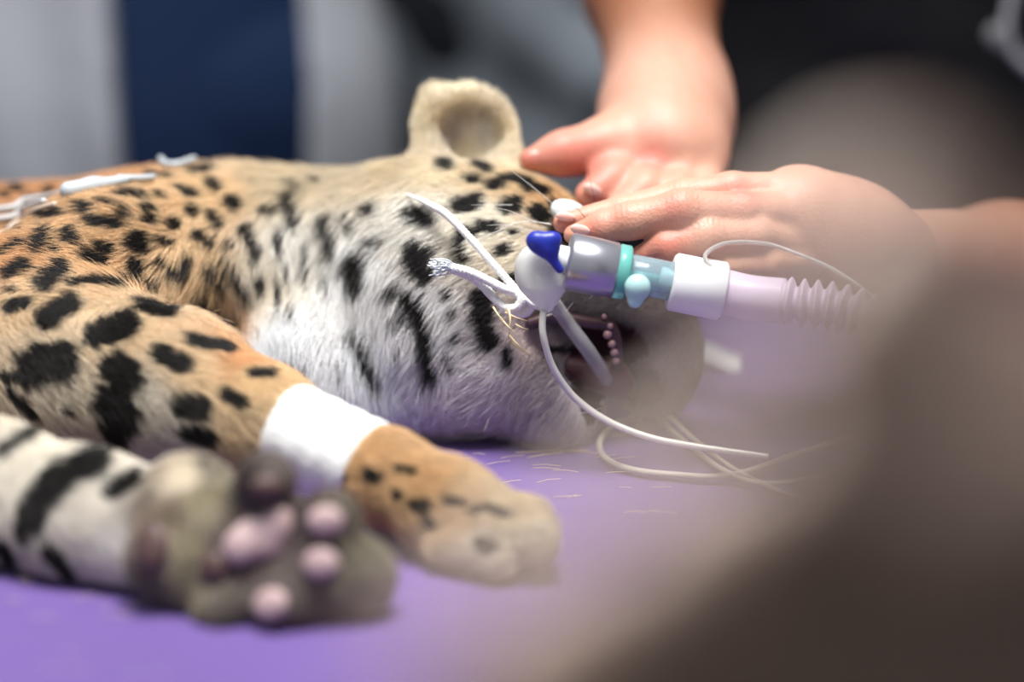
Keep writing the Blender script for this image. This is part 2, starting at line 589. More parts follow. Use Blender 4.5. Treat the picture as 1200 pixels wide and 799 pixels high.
Z2 = [(430, 240, 462, 345, 22), (500, 230, 530, 268, 14), (582, 198, 600, 202, 20), (740, 215, 790, 225, 28), (590, 310, 608, 312, 17),
      (540, 380, 545, 440, 34), (755, 355, 770, 410, 44), (890, 190, 955, 170, 24), (1065, 192, 1095, 180, 26), (970, 255, 1020, 262, 18),
      (905, 265, 945, 285, 15), (895, 305, 908, 365, 20), (1035, 342, 1060, 330, 17), (1075, 275, 1098, 275, 10), (1165, 205, 1195, 222, 24),
      (1010, 112, 1050, 105, 18), (930, 95, 965, 92, 13), (965, 45, 1005, 62, 15), (840, 44, 862, 46, 18), (1130, 135, 1150, 136, 8),
      (1100, 100, 1150, 102, 11), (665, 478, 682, 488, 20), (720, 505, 775, 620, 27), (775, 620, 805, 780, 27), (660, 580, 700, 590, 10),
      (690, 690, 690, 700, 9), (530, 640, 570, 690, 24), (570, 690, 610, 780, 24), (846, 486, 856, 500, 12), (866, 550, 872, 570, 12),
      (886, 635, 892, 655, 10), (852, 690, 872, 750, 9), (975, 515, 978, 580, 38), (978, 580, 1000, 660, 32), (1055, 440, 1090, 440, 18),
      (1058, 690, 1060, 735, 14), (425, 440, 440, 470, 12), (460, 735, 480, 742, 12), (300, 565, 305, 575, 9), (270, 390, 290, 400, 9)]
Z3 = [(330, 275, 210, 330, 50), (210, 330, 120, 430, 52), (120, 430, 95, 490, 46), (470, 335, 395, 375, 32), (100, 168, 0, 235, 20),
      (395, 60, 420, 120, 66), (410, 195, 415, 210, 36), (650, 160, 740, 185, 26), (700, 255, 705, 270, 20), (0, 560, 25, 600, 28),
      (170, 570, 235, 650, 26), (330, 560, 372, 690, 14), (236, 82, 246, 88, 12), (30, 10, 120, 110, 16), (790, 35, 850, 60, 22), (640, 70, 700, 80, 40)]
Z4 = [(393, 559, 401, 559, 6), (432, 556, 442, 559, 7), (466, 549, 486, 553, 4), (484, 590, 498, 592, 7), (463, 579, 470, 580, 5),
      (499, 610, 503, 612, 6), (552, 598, 570, 594, 5), (570, 594, 592, 600, 5), (560, 636, 572, 640, 8), (523, 585, 540, 588, 4),
      (640, 408, 700, 412, 4), (600, 210, 640, 226, 5), (650, 270, 665, 280, 6), (648, 240, 658, 248, 5), (612, 205, 630, 209, 6)]
marks = [(a / 3, 180 + b / 3, c / 3, 180 + d / 3, r / 3) for a, b, c, d, r in Z1]
marks += [(240 + a / 3, 180 + b / 3, 240 + c / 3, 180 + d / 3, r / 3) for a, b, c, d, r in Z2]
marks += [(a / 3, 450 + b / 3, c / 3, 450 + d / 3, r / 3) for a, b, c, d, r in Z3]
marks += Z4

# each mark becomes a patch of the skin itself: two end points, and half widths along two directions tangent to the body
spots = []
for x1, y1, x2, y2, r in marks:
    a, b = hit(x1, y1), hit(x2, y2)
    if a is None or b is None:
        continue
    if np.linalg.norm(a - b) > 0.09:
        b = a + (RT * (x2 - x1) - UP * (y2 - y1)) * size(1.0, a[1])
    spots.append((a, b, size(r, a[1])))
SPOT_A = np.array([s[0] for s in spots])
SPOT_B = np.array([s[1] for s in spots])
SPOT_R = np.array([s[2] for s in spots]) * 1.2


def wobble(P, f, seed):
    q = P * f + seed
    return (np.sin(q[:, 0] * 1.3 + 1.7 * np.sin(q[:, 1] * 0.9)) + np.sin(q[:, 1] * 1.7 + 1.3 * np.sin(q[:, 2] * 1.1)) + np.sin(q[:, 2] * 1.5 + 1.9 * np.sin(q[:, 0] * 0.8))) / 3


# ground colour of the coat, from points on the body
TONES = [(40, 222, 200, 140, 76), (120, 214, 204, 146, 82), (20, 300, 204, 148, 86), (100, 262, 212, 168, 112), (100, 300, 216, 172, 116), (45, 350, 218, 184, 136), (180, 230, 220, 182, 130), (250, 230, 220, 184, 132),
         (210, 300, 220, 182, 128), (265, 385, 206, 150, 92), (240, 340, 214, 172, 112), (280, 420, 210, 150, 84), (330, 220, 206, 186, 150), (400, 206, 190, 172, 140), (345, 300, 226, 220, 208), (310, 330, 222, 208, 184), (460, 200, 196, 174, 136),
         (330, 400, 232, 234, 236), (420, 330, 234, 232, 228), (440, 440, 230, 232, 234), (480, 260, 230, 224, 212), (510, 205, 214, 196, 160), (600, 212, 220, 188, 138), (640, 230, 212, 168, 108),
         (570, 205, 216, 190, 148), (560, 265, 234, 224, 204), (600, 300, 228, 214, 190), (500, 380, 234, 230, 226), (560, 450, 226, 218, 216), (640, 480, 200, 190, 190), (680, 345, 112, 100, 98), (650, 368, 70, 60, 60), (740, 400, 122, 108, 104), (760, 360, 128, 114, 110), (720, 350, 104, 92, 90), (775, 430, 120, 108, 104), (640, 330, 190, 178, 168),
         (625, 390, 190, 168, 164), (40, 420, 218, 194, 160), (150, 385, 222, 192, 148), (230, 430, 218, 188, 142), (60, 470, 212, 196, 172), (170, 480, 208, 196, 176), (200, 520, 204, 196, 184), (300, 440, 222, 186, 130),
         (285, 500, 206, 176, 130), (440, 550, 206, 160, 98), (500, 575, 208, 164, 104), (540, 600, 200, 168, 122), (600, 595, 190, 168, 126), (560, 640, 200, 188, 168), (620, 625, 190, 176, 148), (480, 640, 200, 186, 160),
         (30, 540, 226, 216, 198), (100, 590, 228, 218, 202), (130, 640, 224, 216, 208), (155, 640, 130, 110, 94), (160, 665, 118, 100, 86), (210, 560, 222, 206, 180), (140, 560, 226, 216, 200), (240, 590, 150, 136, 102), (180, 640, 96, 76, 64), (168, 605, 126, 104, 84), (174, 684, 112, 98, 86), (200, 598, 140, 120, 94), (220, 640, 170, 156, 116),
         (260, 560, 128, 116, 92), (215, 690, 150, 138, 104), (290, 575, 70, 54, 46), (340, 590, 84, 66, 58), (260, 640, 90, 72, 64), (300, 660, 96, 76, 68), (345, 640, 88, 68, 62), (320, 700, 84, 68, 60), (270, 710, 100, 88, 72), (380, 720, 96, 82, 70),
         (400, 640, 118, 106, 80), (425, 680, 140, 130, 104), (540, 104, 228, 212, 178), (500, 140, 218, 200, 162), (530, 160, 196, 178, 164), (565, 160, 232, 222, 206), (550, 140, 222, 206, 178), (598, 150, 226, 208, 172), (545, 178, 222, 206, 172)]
tp, tc = [], []
for x, y, r, g, b in TONES:
    h = hit(x, y)
    if h is not None:
        tp.append(h)
        v = lin(r, g, b)
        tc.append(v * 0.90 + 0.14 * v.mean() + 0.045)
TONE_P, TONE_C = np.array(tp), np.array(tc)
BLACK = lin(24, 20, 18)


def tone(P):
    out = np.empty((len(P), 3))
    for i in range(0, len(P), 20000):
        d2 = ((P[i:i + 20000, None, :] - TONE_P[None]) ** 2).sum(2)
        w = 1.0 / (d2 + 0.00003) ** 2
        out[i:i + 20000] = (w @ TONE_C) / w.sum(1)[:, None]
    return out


def coat(P, N):
    """Base colour and mark weight of the coat at points P with outward normals N."""
    c = tone(P)
    px, py, dep = project(P)
    wr = 1.0 + 0.22 * wobble(P, 420, 3.1) + 0.12 * wobble(P, 900, 9.2)
    w = np.zeros(len(P))
    for A, B, R in zip(SPOT_A, SPOT_B, SPOT_R):
        m = np.where(((P - (A + B) / 2) ** 2).sum(1) < (R * 3.5 + np.linalg.norm(B - A) / 2 + 0.01) ** 2)[0]
        if not len(m):
            continue
        ax, ay, ad = project(A)
        bx, by, bd = project(B)
        qx, qy = px[m], py[m]
        ex, ey = bx - ax, by - ay
        t = np.clip(((qx - ax) * ex + (qy - ay) * ey) / max(ex * ex + ey * ey, 1e-6), 0, 1)
        d = np.hypot(qx - ax - t * ex, qy - ay - t * ey) / (R * FPX / ad)
        ok = np.abs(dep[m] - (ad + (bd - ad) * t)) < R * 2.6 + 0.004
        v = np.clip((1.06 - d / wr[m]) / 0.16, 0, 1) * ok
        w[m] = np.maximum(w[m], v)
    # sides the photograph does not show carry marks of the same kind
    away = (N @ FW > 0.12) | (px < -8) | (py > 830)
    idx = np.where(away)[0]
    if len(idx):
        d2 = ((P[idx, None, :] - FILL[None]) ** 2).sum(2)
        rr = np.sqrt(d2.min(1)) / (0.0052 * wr[idx])
        w[idx] = np.maximum(w[idx], np.clip((1.06 - rr) / 0.16, 0, 1))
    return c * (1 - w[:, None]) + BLACK * w[:, None], w


nrm = np.empty(len(V) * 3, dtype=np.float32)
cat.data.vertices.foreach_get('normal', nrm)
VN = nrm.reshape(-1, 3).astype(float)
# seeds for the unseen sides, spaced apart
cand = V[rng.permutation(len(V))[:6000]]
FILL = []
for p in cand:
    if not FILL or ((np.array(FILL) - p) ** 2).sum(1).min() > 0.0165 ** 2:
        FILL.append(p)
FILL = np.array(FILL)

# bare skin of the mouth lies behind the lips
MOUTH_P = at(690, 410, 0.030)


def bare(P):
    """1 inside the open mouth, where no fur grows."""
    ca = sdf(P, [cap(at(640, 390, 0.022), at(716, 424, 0.030), 0.0085, 0.020, 0.003), cap(at(695, 425, 0.030), at(732, 470, 0.030), 0.015, 0.021, 0.003)])
    return (ca < 0.0005).astype(float)


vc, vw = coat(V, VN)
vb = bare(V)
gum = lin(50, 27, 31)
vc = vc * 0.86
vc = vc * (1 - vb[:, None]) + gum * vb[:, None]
at_ = cat.data.attributes.new('coat', 'FLOAT_COLOR', 'POINT')
at_.data.foreach_set('color', np.concatenate([vc, np.ones((len(V), 1))], 1).astype(np.float32).ravel())
M['coat_skin'] = attribute_material('leopard_coat', 'coat', 0.7, 0.2)
cat.data.materials.append(M['coat_skin'])

# direction the hair lies, from points on the body: pixel, then direction in the picture (right, down)
FLOW = [(60, 230, -1, .15), (150, 260, -1, .2), (250, 240, -.8, .6), (100, 330, -1, .25), (200, 330, -.7, .6), (300, 260, -.35, 1), (270, 360, .2, 1), (340, 320, 0, 1), (330, 410, .1, 1), (380, 220, -.6, .7),
        (420, 350, -.2, 1), (430, 450, 0, 1), (400, 280, -.3, 1), (470, 260, -.8, .6), (480, 380, -.5, .9), (500, 460, -.4, .9), (540, 300, -1, .45), (560, 400, -.8, .6), (560, 470, -.7, .7), (600, 230, -.9, -.1), (620, 300, -1, .25),
        (640, 440, -.8, .5), (650, 490, -.5, .9), (690, 350, -.6, .3), (750, 380, -.6, .4), (540, 200, -.8, .2), (40, 420, .8, .6), (150, 420, 1, .5), (250, 450, 1, .5), (300, 460, 1, .5), (450, 560, 1, .4), (550, 600, 1, .2),
        (620, 620, 1, .2), (20, 560, .6, .8), (100, 600, .7, .7), (180, 620, .7, .6), (230, 640, .4, .9), (400, 650, 1, .4), (430, 690, .8, .6), (330, 710, .4, .9), (300, 580, .5, -.8), (540, 110, .1, -1), (500, 130, -.5, -.9), (590, 140, .6, -.8), (545, 170, .1, -1)]
LEN = [(60, 230, 9), (150, 260, 9), (250, 240, 9), (340, 300, 13), (330, 400, 19), (310, 380, 17), (380, 430, 19), (430, 450, 17), (480, 460, 14), (420, 330, 14), (470, 260, 10), (520, 300, 8), (500, 400, 11), (560, 420, 8), (560, 480, 11), (600, 250, 6),
       (620, 320, 5), (640, 450, 7), (650, 500, 10), (620, 390, 3.5), (690, 350, 2.5), (740, 400, 3), (540, 195, 8), (40, 420, 7), (200, 440, 7), (300, 460, 5.5), (460, 560, 6), (560, 600, 6), (620, 620, 6), (560, 650, 5), (20, 560, 7), (100, 600, 7),
       (180, 640, 4), (240, 620, 5), (300, 640, 2.5), (330, 680, 2.5), (350, 640, 2.5), (400, 660, 7), (430, 690, 8), (220, 690, 8), (540, 110, 5), (500, 130, 7), (590, 150, 5), (550, 170, 13), (540, 150, 7)]


def field(rows, n):
    p, v = [], []
    for row in rows:
        h = hit(row[0], row[1])
        if h is not None:
            p.append(h)
            v.append(row[2:2 + n])
    return np.array(p), np.array(v, float)


FLOW_P, FLOW_V = field(FLOW, 2)
FLOW_W = FLOW_V[:, :1] * RT - FLOW_V[:, 1:] * UP
LEN_P, LEN_V = field(LEN, 1)


def blend(P, cp, cv):
    out = np.empty((len(P), cv.shape[1]))
    for i in range(0, len(P), 20000):
        w = 1.0 / (((P[i:i + 20000, None, :] - cp[None]) ** 2).sum(2) + 0.00004) ** 2
        out[i:i + 20000] = (w @ cv) / w.sum(1)[:, None]
    return out


# hair roots spread over the skin
def grow(n_target):
    Q = F
    a, b, c, d = V[Q[:, 0]], V[Q[:, 1]], V[Q[:, 2]], V[Q[:, 3]]
    cen = (a + b + c + d) / 4
    fn = np.cross(c - a, d - b)
    area = np.linalg.norm(fn, axis=1) / 2
    fn /= np.linalg.norm(fn, axis=1)[:, None] + 1e-12
    px, py, dep = project(cen)
    view = (CAM - cen)
    view /= np.linalg.norm(view, axis=1)[:, None]
    facing = (fn * view).sum(1)
    w = area * np.where(facing > -0.35, 1.0, 0.12) * np.where((px > -130) & (py < 900), 1.0, 0.06)
    w[cen[:, 2] < 0.002] = 0
    pad = np.zeros(len(cen))
    for q, r in PADS:
        pad = np.maximum(pad, (((cen - q) ** 2).sum(1) < r * r).astype(float))
    bx = cen - BAND[0]
    ab = BAND[1] - BAND[0]
    tb = (bx @ ab) / (ab @ ab)
    rb = np.linalg.norm(bx - tb[:, None] * ab, axis=1)
    w[(tb > 0.03) & (tb < 0.97) & (rb < 0.032)] = 0
    w *= (1 - pad) * (1 - bare(cen))
    cum = np.cumsum(w)
    f = np.searchsorted(cum, rng.random(n_target) * cum[-1])
    u, v = rng.random((2, n_target, 1))
    R = (1 - u) * (1 - v) * a[f] + u * (1 - v) * b[f] + u * v * c[f] + (1 - u) * v * d[f]
    vn = VN[Q[f]]
    N = (1 - u) * (1 - v) * vn[:, 0] + u * (1 - v) * vn[:, 1] + u * v * vn[:, 2] + (1 - u) * v * vn[:, 3]
    N /= np.linalg.norm(N, axis=1)[:, None]
    D = blend(R, FLOW_P, FLOW_W)
    D += 0.35 * np.stack([wobble(R, 130, 1.0), wobble(R, 130, 5.0), wobble(R, 130, 9.0)], 1)
    D += rng.normal(0, 0.16, R.shape)
    D -= N * (D * N).sum(1)[:, None]
    D /= np.linalg.norm(D, axis=1)[:, None] + 1e-9
    L = blend(R, LEN_P, LEN_V)[:, 0] / 1000 * (0.65 + 0.6 * rng.random(n_target))
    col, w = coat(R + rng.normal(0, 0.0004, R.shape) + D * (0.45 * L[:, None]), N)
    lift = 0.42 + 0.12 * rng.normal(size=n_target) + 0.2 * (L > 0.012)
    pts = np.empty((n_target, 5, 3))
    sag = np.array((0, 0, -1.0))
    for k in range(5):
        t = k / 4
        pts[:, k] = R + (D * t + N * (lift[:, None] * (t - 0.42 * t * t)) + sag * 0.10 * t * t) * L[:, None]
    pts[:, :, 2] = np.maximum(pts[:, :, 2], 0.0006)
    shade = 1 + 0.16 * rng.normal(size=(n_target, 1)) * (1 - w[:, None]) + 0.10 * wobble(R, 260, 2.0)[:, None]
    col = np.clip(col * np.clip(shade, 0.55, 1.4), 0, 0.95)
    return pts, col, L


BAND = (at(328, 500, -0.0630), at(434, 549, -0.0870))      # where the bandage presses the hair flat
PADS = []      # (centre, radius) of the bare pads, filled with the paw
# ------------------------------------------------------------------ pads, tongue, whiskers, fur
def pad_piece(name, px, py, rx, ry, mat, lift=0.0006, thick=0.0035, hollow=None):
    """A swelling pad seated on the sole."""
    h = hit(px, py)
    loc = CAT_BVH.find_nearest(Vector(h.tolist()))
    n = np.array(loc[1])
    s = size(1.0, h[1])
    prims = [ell((0, 0, 0), (rx * s, ry * s, thick), (0, 0, 0), 0.002)]
    if hollow:
        for hx, hy, hr in hollow:
            prims.append(ell((hx * s, hy * s, 0.0004), (hr * s, hr * s, thick * 1.05), (0, 0, 0), 0.003))
    o = blob(name, prims, 0.0007, mat, None, 0.003)
    z = Vector(n.tolist())
    x = (Vector(RT.tolist()) - z * z.dot(Vector(RT.tolist()))).normalized()
    y = z.cross(x)
    R4 = Matrix((x, y, z)).transposed().to_4x4()
    R4.translation = Vector((h + n * lift).tolist())
    o.data.transform(R4)
    o.parent = cat
    PADS.append((h, max(rx, ry) * s * 0.98))
    return o


tag(pad_piece('palm_pad', 304, 630, 33, 25, M['pad'], hollow=[(22, 18, 20), (-24, -12, 20)]), 'large pink palm pad')
pad_piece('toe_pad', 382, 610, 23, 18, M['pad'])
pad_piece('toe_pad', 376, 660, 22, 19, M['pad'])
pad_piece('toe_pad', 318, 708, 24, 20, M['pad'])
pad_piece('toe_pad', 252, 664, 20, 20, M['dark_pad'])
pad_piece('toe_pad', 312, 570, 20, 14, M['dark_pad'])
tag(pad_piece('wrist_pad', 178, 640, 22, 30, M['dark_pad']), 'dark brown wrist pad')
# tongue and gum bumps inside the mouth
tongue = blob('tongue', [cap(at(668, 432, 0.044), at(716, 442, 0.042), 0.007, 0.0085, 0.004), cap(at(716, 442, 0.042), at(730, 452, 0.042), 0.0085, 0.006, 0.004)], 0.0013, M['tongue'], cat)
lip = tubes('lip', [(spline([at(618, 380, 0.027), at(650, 372, 0.027), at(690, 378, 0.028), at(716, 384, 0.030), at(724, 410, 0.030), at(722, 432, 0.031)], 6), 0.0030)], M['mouth'], cat)
for i, (x, y, r) in enumerate(((712, 392, 5.5), (717, 403, 5), (720, 413, 5), (722, 423, 4.5), (715, 382, 4), (708, 371, 3.5))):
    blob('gum_bump', [ell(at(x, y, 0.0275), (size(r, 0.03),) * 3)], 0.0007, M['lip_bump'], cat, 0.003)

# fur
HAIRS = 330000
pts, col, L = grow(HAIRS)
cv = bpy.data.hair_curves.new('fur')
cv.add_curves([5] * HAIRS)
cv.points.foreach_set('position', pts.astype(np.float32).ravel())
taper = np.array((1.0, 0.95, 0.8, 0.55, 0.15))
base = 0.000095 * (0.8 + 0.5 * rng.random(HAIRS))
rad = (base[:, None] * taper[None]).astype(np.float32)
ra = cv.attributes.get('radius') or cv.attributes.new('radius', 'FLOAT', 'POINT')
ra.data.foreach_set('value', rad.ravel())
ca = cv.attributes.new('coat', 'FLOAT_COLOR', 'CURVE')
ca.data.foreach_set('color', np.concatenate([col, np.ones((HAIRS, 1))], 1).astype(np.float32).ravel())
M['fur'] = attribute_material('leopard_fur', 'coat', 0.55, 0.35)
cv.materials.append(M['fur'])
fur = bpy.data.objects.new('fur', cv)
COL.objects.link(fur)
fur.parent = cat
fur['kind'] = 'stuff'

# whiskers and stiff hairs
def whisker(pts_, r=0.00022, mat='whisker'):
    p = spline(pts_, 6)
    tube('whisker', p, np.linspace(r, r * 0.25, len(p)), M[mat], cat, 5)


def wpx(*q):
    return [at(x, y, Y) for x, y, Y in q]


whisker(wpx((662, 252, .045), (640, 232, .040), (618, 214, .040), (598, 199, .042)))
whisker(wpx((676, 258, .040), (660, 240, .038), (640, 224, .038)), 0.0002, 'dark_whisker')
whisker(wpx((690, 262, .030), (678, 246, .028), (656, 232, .030)), 0.0002, 'dark_whisker')
whisker(wpx((646, 263, .035), (622, 258, .030), (600, 248, .028), (584, 244, .028)))
whisker(wpx((644, 262, .035), (610, 260, .028), (580, 272, .024), (556, 284, .022)))
whisker(wpx((634, 275, .030), (600, 264, .026), (570, 264, .024)), 0.00016)
whisker(wpx((600, 240, .040), (575, 240, .034), (552, 240, .034)), 0.00018)
whisker(wpx((508, 262, .040), (513, 240, .036), (519, 218, .038)))
whisker(wpx((697, 236, .050), (693, 216, .046), (690, 198, .046)), 0.00016, 'dark_whisker')
for a, b in (((592, 366), (618, 376)), ((586, 372), (604, 390)), ((596, 392), (614, 410)), ((598, 396), (622, 416)), ((600, 402), (620, 416)), ((578, 360), (590, 376)), ((604, 380), (620, 386))):
    whisker([at(a[0], a[1], .010), at((a[0] + b[0]) / 2, (a[1] + b[1]) / 2 + 1, .003), at(b[0], b[1], .002)], 0.00055, 'straw')
whisker(wpx((596, 362, .008), (598, 376, .004), (596, 396, .004)), 0.0008, 'straw')
whisker(wpx((560, 462, .040), (536, 470, .030), (522, 488, .024)))
whisker(wpx((600, 478, .030), (576, 486, .022), (568, 506, .018)))
whisker(wpx((640, 480, .026), (680, 484, .016), (706, 478, .012)), 0.0002)
whisker(wpx((650, 372, .030), (662, 366, .022), (672, 354, .018)), 0.0002)
whisker(wpx((690, 350, .030), (698, 344, .022), (706, 346, .018)), 0.0002)
# ------------------------------------------------------------------ table and cover
tab = empty('examination_table', (0, 0, -TABLE_H))
tag(tab, 'examination table hidden under the purple cover, carrying the leopard', 'table')
def slab(name, lo, hi, r, mat, parent):
    me = bpy.data.meshes.new(name)
    import bmesh
    bm = bmesh.new()
    bmesh.ops.create_cube(bm, size=1.0)
    lo, hi = np.array(lo, float), np.array(hi, float)
    for v in bm.verts:
        v.co = ((lo + hi) / 2 + np.array(v.co) * (hi - lo)).tolist()
    bmesh.ops.bevel(bm, geom=list(bm.edges), offset=r, segments=3, affect='EDGES', profile=0.5)
    bm.to_mesh(me)
    bm.free()
    o = link(name, me, mat)
    if parent:
        under(parent, o)
    return o


slab('table_top', (-0.85, -0.44, -0.045), (0.85, 0.40, -0.0045), 0.004, M['steel'], tab)
slab('underframe', (-0.70, -0.30, -0.13), (0.70, 0.26, -0.0455), 0.006, M['steel'], tab)
for sx in (-0.66, 0.66):
    for sy in (-0.26, 0.22):
        under(tab, lathe('leg', (sx, sy, -TABLE_H), (sx, sy, -0.13), [(0, 0), (0, 0.03), (0.02, 0.03), (0.025, 0.022), (0.765, 0.022), (0.765, 0)], M['steel'], None, 20))

nx, ny = 260, 170
WX, WY0, WY1, DROP = 0.862, -0.452, 0.412, 0.22
us = np.linspace(-WX - DROP, WX + DROP, nx)
vs = np.linspace(WY0 - DROP, WY1 + DROP, ny)
U, W2 = np.meshgrid(us, vs, indexing='ij')
X = np.clip(U, -WX, WX)
Yv = np.clip(W2, WY0, WY1)
dz = np.hypot(U - X, W2 - Yv)
hang = np.maximum(np.abs(U - X), np.abs(W2 - Yv))
fold = np.sin(U * 38 + 2 * np.sin(W2 * 9)) * 0.5 + np.sin(W2 * 31 + U * 13) * 0.5
X2 = X + np.sign(U - X) * 0.018 * np.clip(hang / 0.1, 0, 1) * (1 + fold)
Y2 = Yv + np.sign(W2 - Yv) * 0.018 * np.clip(hang / 0.1, 0, 1) * (1 + fold)
Q = np.stack([U.ravel(), W2.ravel(), np.zeros(U.size)], 1)
wr = (np.abs(wobble(Q, 17, 2.0)) ** 0.7 + 0.5 * np.abs(wobble(Q, 40, 6.0))).reshape(U.shape)
Zs = -0.0030 * np.clip(1.0 - wr, 0, 1) - hang
DV = np.stack([X2.ravel(), Y2.ravel(), Zs.ravel()], 1)
DF = [(i * ny + j, (i + 1) * ny + j, (i + 1) * ny + j + 1, i * ny + j + 1) for i in range(nx - 1) for j in range(ny - 1)]
drape = mesh('table_cover', DV, DF, M['drape'])
so = drape.modifiers.new('thickness', 'SOLIDIFY')
so.thickness = 0.0008
so.offset = -1
tag(drape, 'purple disposable cover spread over the table under the leopard', 'table cover')

# shed hairs and crumbs on the cover
paths = []
for i in range(46):
    px, py = rng.uniform(470, 800), rng.uniform(505, 600)
    if i > 30:
        px, py = rng.uniform(0, 200), rng.uniform(675, 790)
    p = at_z(px, py, 0.0012)
    a = rng.uniform(-0.5, 0.5)
    l = rng.uniform(0.004, 0.013)
    d = np.array((math.cos(a), math.sin(a), 0)) * l
    paths.append((np.array([p, p + d * 0.5 + np.array((0, rng.uniform(-.001, .001), 0.0002)), p + d]), 0.00013))
for a, b in (((604, 530), (690, 528)), ((618, 536), (660, 530)), ((660, 528), (706, 532))):
    p, q = at_z(*a, 0.0013), at_z(*b, 0.0013)
    paths.append((np.array([p, (p + q) / 2 + np.array((0, 0.001, 0)), q]), 0.0002))
tag(tubes('loose_hairs', paths, M['straw'], None, 4), 'shed pale hairs scattered on the purple cover', 'hair', None, 'stuff')

# ------------------------------------------------------------------ bandage round the upper foreleg
ba, bb = BAND
bl = np.linalg.norm(bb - ba)
R0, R1 = size(58, -0.062), size(57, -0.085)
prof = [(0.004, R0 - 0.006), (0.001, R0 - 0.004), (0.0, R0 - 0.0018), (0.0012, R0)]
for k in range(1, 24):
    t = k / 24
    prof.append((bl * t, R0 + (R1 - R0) * t + (0.0005 if (k // 3) % 2 else 0.0)))
prof += [(bl - 0.001, R1), (bl, R1 - 0.0015), (bl - 0.001, R1 - 0.004), (bl - 0.004, R1 - 0.006)]
tag(lathe('bandage', ba, bb, prof, M['bandage'], None, 56), "white bandage wrapped round the leopard's upper foreleg above the paw", 'bandage')

# ------------------------------------------------------------------ cotton tie round the muzzle
def twisted(path, r, strands=3, turns=26, thin=0.0):
    path = np.array(path)
    g = np.ones(len(path))
    if thin:
        g = np.clip(np.linspace(0, 1, len(path)) / thin, 0.12, 1)
    T = np.gradient(path, axis=0)
    T /= np.linalg.norm(T, axis=1)[:, None]
    N = np.cross(T, (0.13, -0.9, 0.4))
    N /= np.linalg.norm(N, axis=1)[:, None]
    B = np.cross(T, N)
    out = []
    s = np.linspace(0, 1, len(path))
    for k in range(strands):
        a = 2 * math.pi * (turns * s + k / strands)
        out.append((path + (g * r * 0.55)[:, None] * (np.cos(a)[:, None] * N + np.sin(a)[:, None] * B), g * r * 0.62))
    return out


tie = empty('cotton_tie', at(612, 340, 0.020))
main = spline([at(470, 226, .066), at(488, 232, .048), at(508, 242, .037), at(524, 252, .032), at(548, 276, .024), at(584, 316, .016), at(612, 346, .012), at(636, 360, .010), at(652, 352, .020)], 22)
under(tie, tubes('cord', twisted(main, size(4.2, .02), 3, 24, 0.25), M['rope'], None, 8))
loop1 = spline([at(527, 313, .014), at(548, 318, .012), at(570, 328, .012), at(590, 338, .011), at(604, 343, .012), at(611, 350, .010), at(606, 360, .010), at(592, 360, .012), at(578, 348, .014), at(566, 335, .016), at(552, 324, .016), at(532, 316, .016)], 12)
under(tie, tubes('loose_end', twisted(loop1, size(5.0, .015), 3, 20), M['rope'], None, 8))
loop2 = spline([at(612, 344, .016), at(622, 356, .014), at(616, 366, .014), at(602, 366, .016), at(590, 362, .018)], 10)
under(tie, tubes('knot', twisted(loop2, size(5.2, .015), 3, 6), M['rope'], None, 8))
fr = []
for k in range(40):
    s0 = at(532 + rng.uniform(-4, 4), 313 + rng.uniform(-4, 4), .014 + rng.uniform(-.001, .001))
    e0 = at(509 + rng.uniform(-10, 14), 311 + rng.uniform(-9, 14), .010 + rng.uniform(-.004, .004))
    fr.append((spline([s0, (s0 + e0) / 2 + rng.normal(0, 0.0007, 3), e0], 5), 0.00035))
tag(under(tie, tubes('frayed_end', fr, M['frayed'], None, 5)), 'bluish white frayed end')
tag(tie, 'white twisted cotton tie knotted at the corner of the leopard mouth, one end frayed', 'cord')

# ------------------------------------------------------------------ cuff balloon with blue valve and thin line
pb = empty('cuff_balloon', at(635, 325, -0.010))
BY = -0.006
bal = [ell(at(636, 316, BY), (size(33, BY), 0.0060, size(34, BY)), (0, 0.1, 0), 0.006),
       cap(at(638, 335, BY), at(640, 358, BY), size(19, BY) * 0.85, size(8, BY), 0.010)]
under(pb, blob('balloon', bal, 0.0009, M['balloon'], None, 0.004))
VY = -0.016
val = [ell(at(637, 287, VY), (size(20, VY), 0.0042, size(14, VY)), (0, 0.35, 0), 0.003), ell(at(628, 280, VY), (size(9, VY), 0.003, size(8, VY)), (0, 0, 0), 0.003),
       ell(at(648, 279, VY), (size(10, VY), 0.003, size(8, VY)), (0, 0, 0), 0.003), cap(at(642, 295, VY), at(656, 316, VY), size(7.5, VY), size(4.6, VY), 0.003)]
under(pb, tag(blob('valve', val, 0.0006, M['blue'], None, 0.003), 'dark blue valve'))
line = spline([at(640, 356, BY), at(636, 372, -.010), at(637, 395, -.012), at(648, 430, -.010), at(672, 464, -.008), at(710, 492, -.010), at(760, 512, -.016), at(815, 523, -.022), at(900, 535, -.030)], 12)
under(pb, tube('inflation_line', line, size(4.2, -.01), M['pilot'], None, 12))
tag(pb, 'frosted plastic cuff balloon with dark blue valve and milky thin line', 'balloon')

# ------------------------------------------------------------------ airway connectors
aw = empty('airway_connector', at(750, 325, -0.004))
AY = -0.006


def along(x0, x1):
    f = lambda x: at(x, 304 + (x - 655) * 0.195, AY)
    return f(x0), f(x1)


def turned(name, x0, x1, rpx, mat, bevel=0.0008, flare=0.0, hollow=0.0):
    a, b = along(x0, x1)
    L_ = np.linalg.norm(b - a)
    r = size(rpx, AY)
    w = hollow * r
    prof = [(0, w), (0, r - bevel), (bevel, r), (L_ * 0.5, r * (1 - 0.2 * flare)), (L_ - bevel, r * (1 - flare)), (L_, r * (1 - flare) - bevel), (L_, w)]
    if hollow:
        prof += [(0, w)]
    return under(aw, lathe(name, a, b, prof, mat, None, 48))


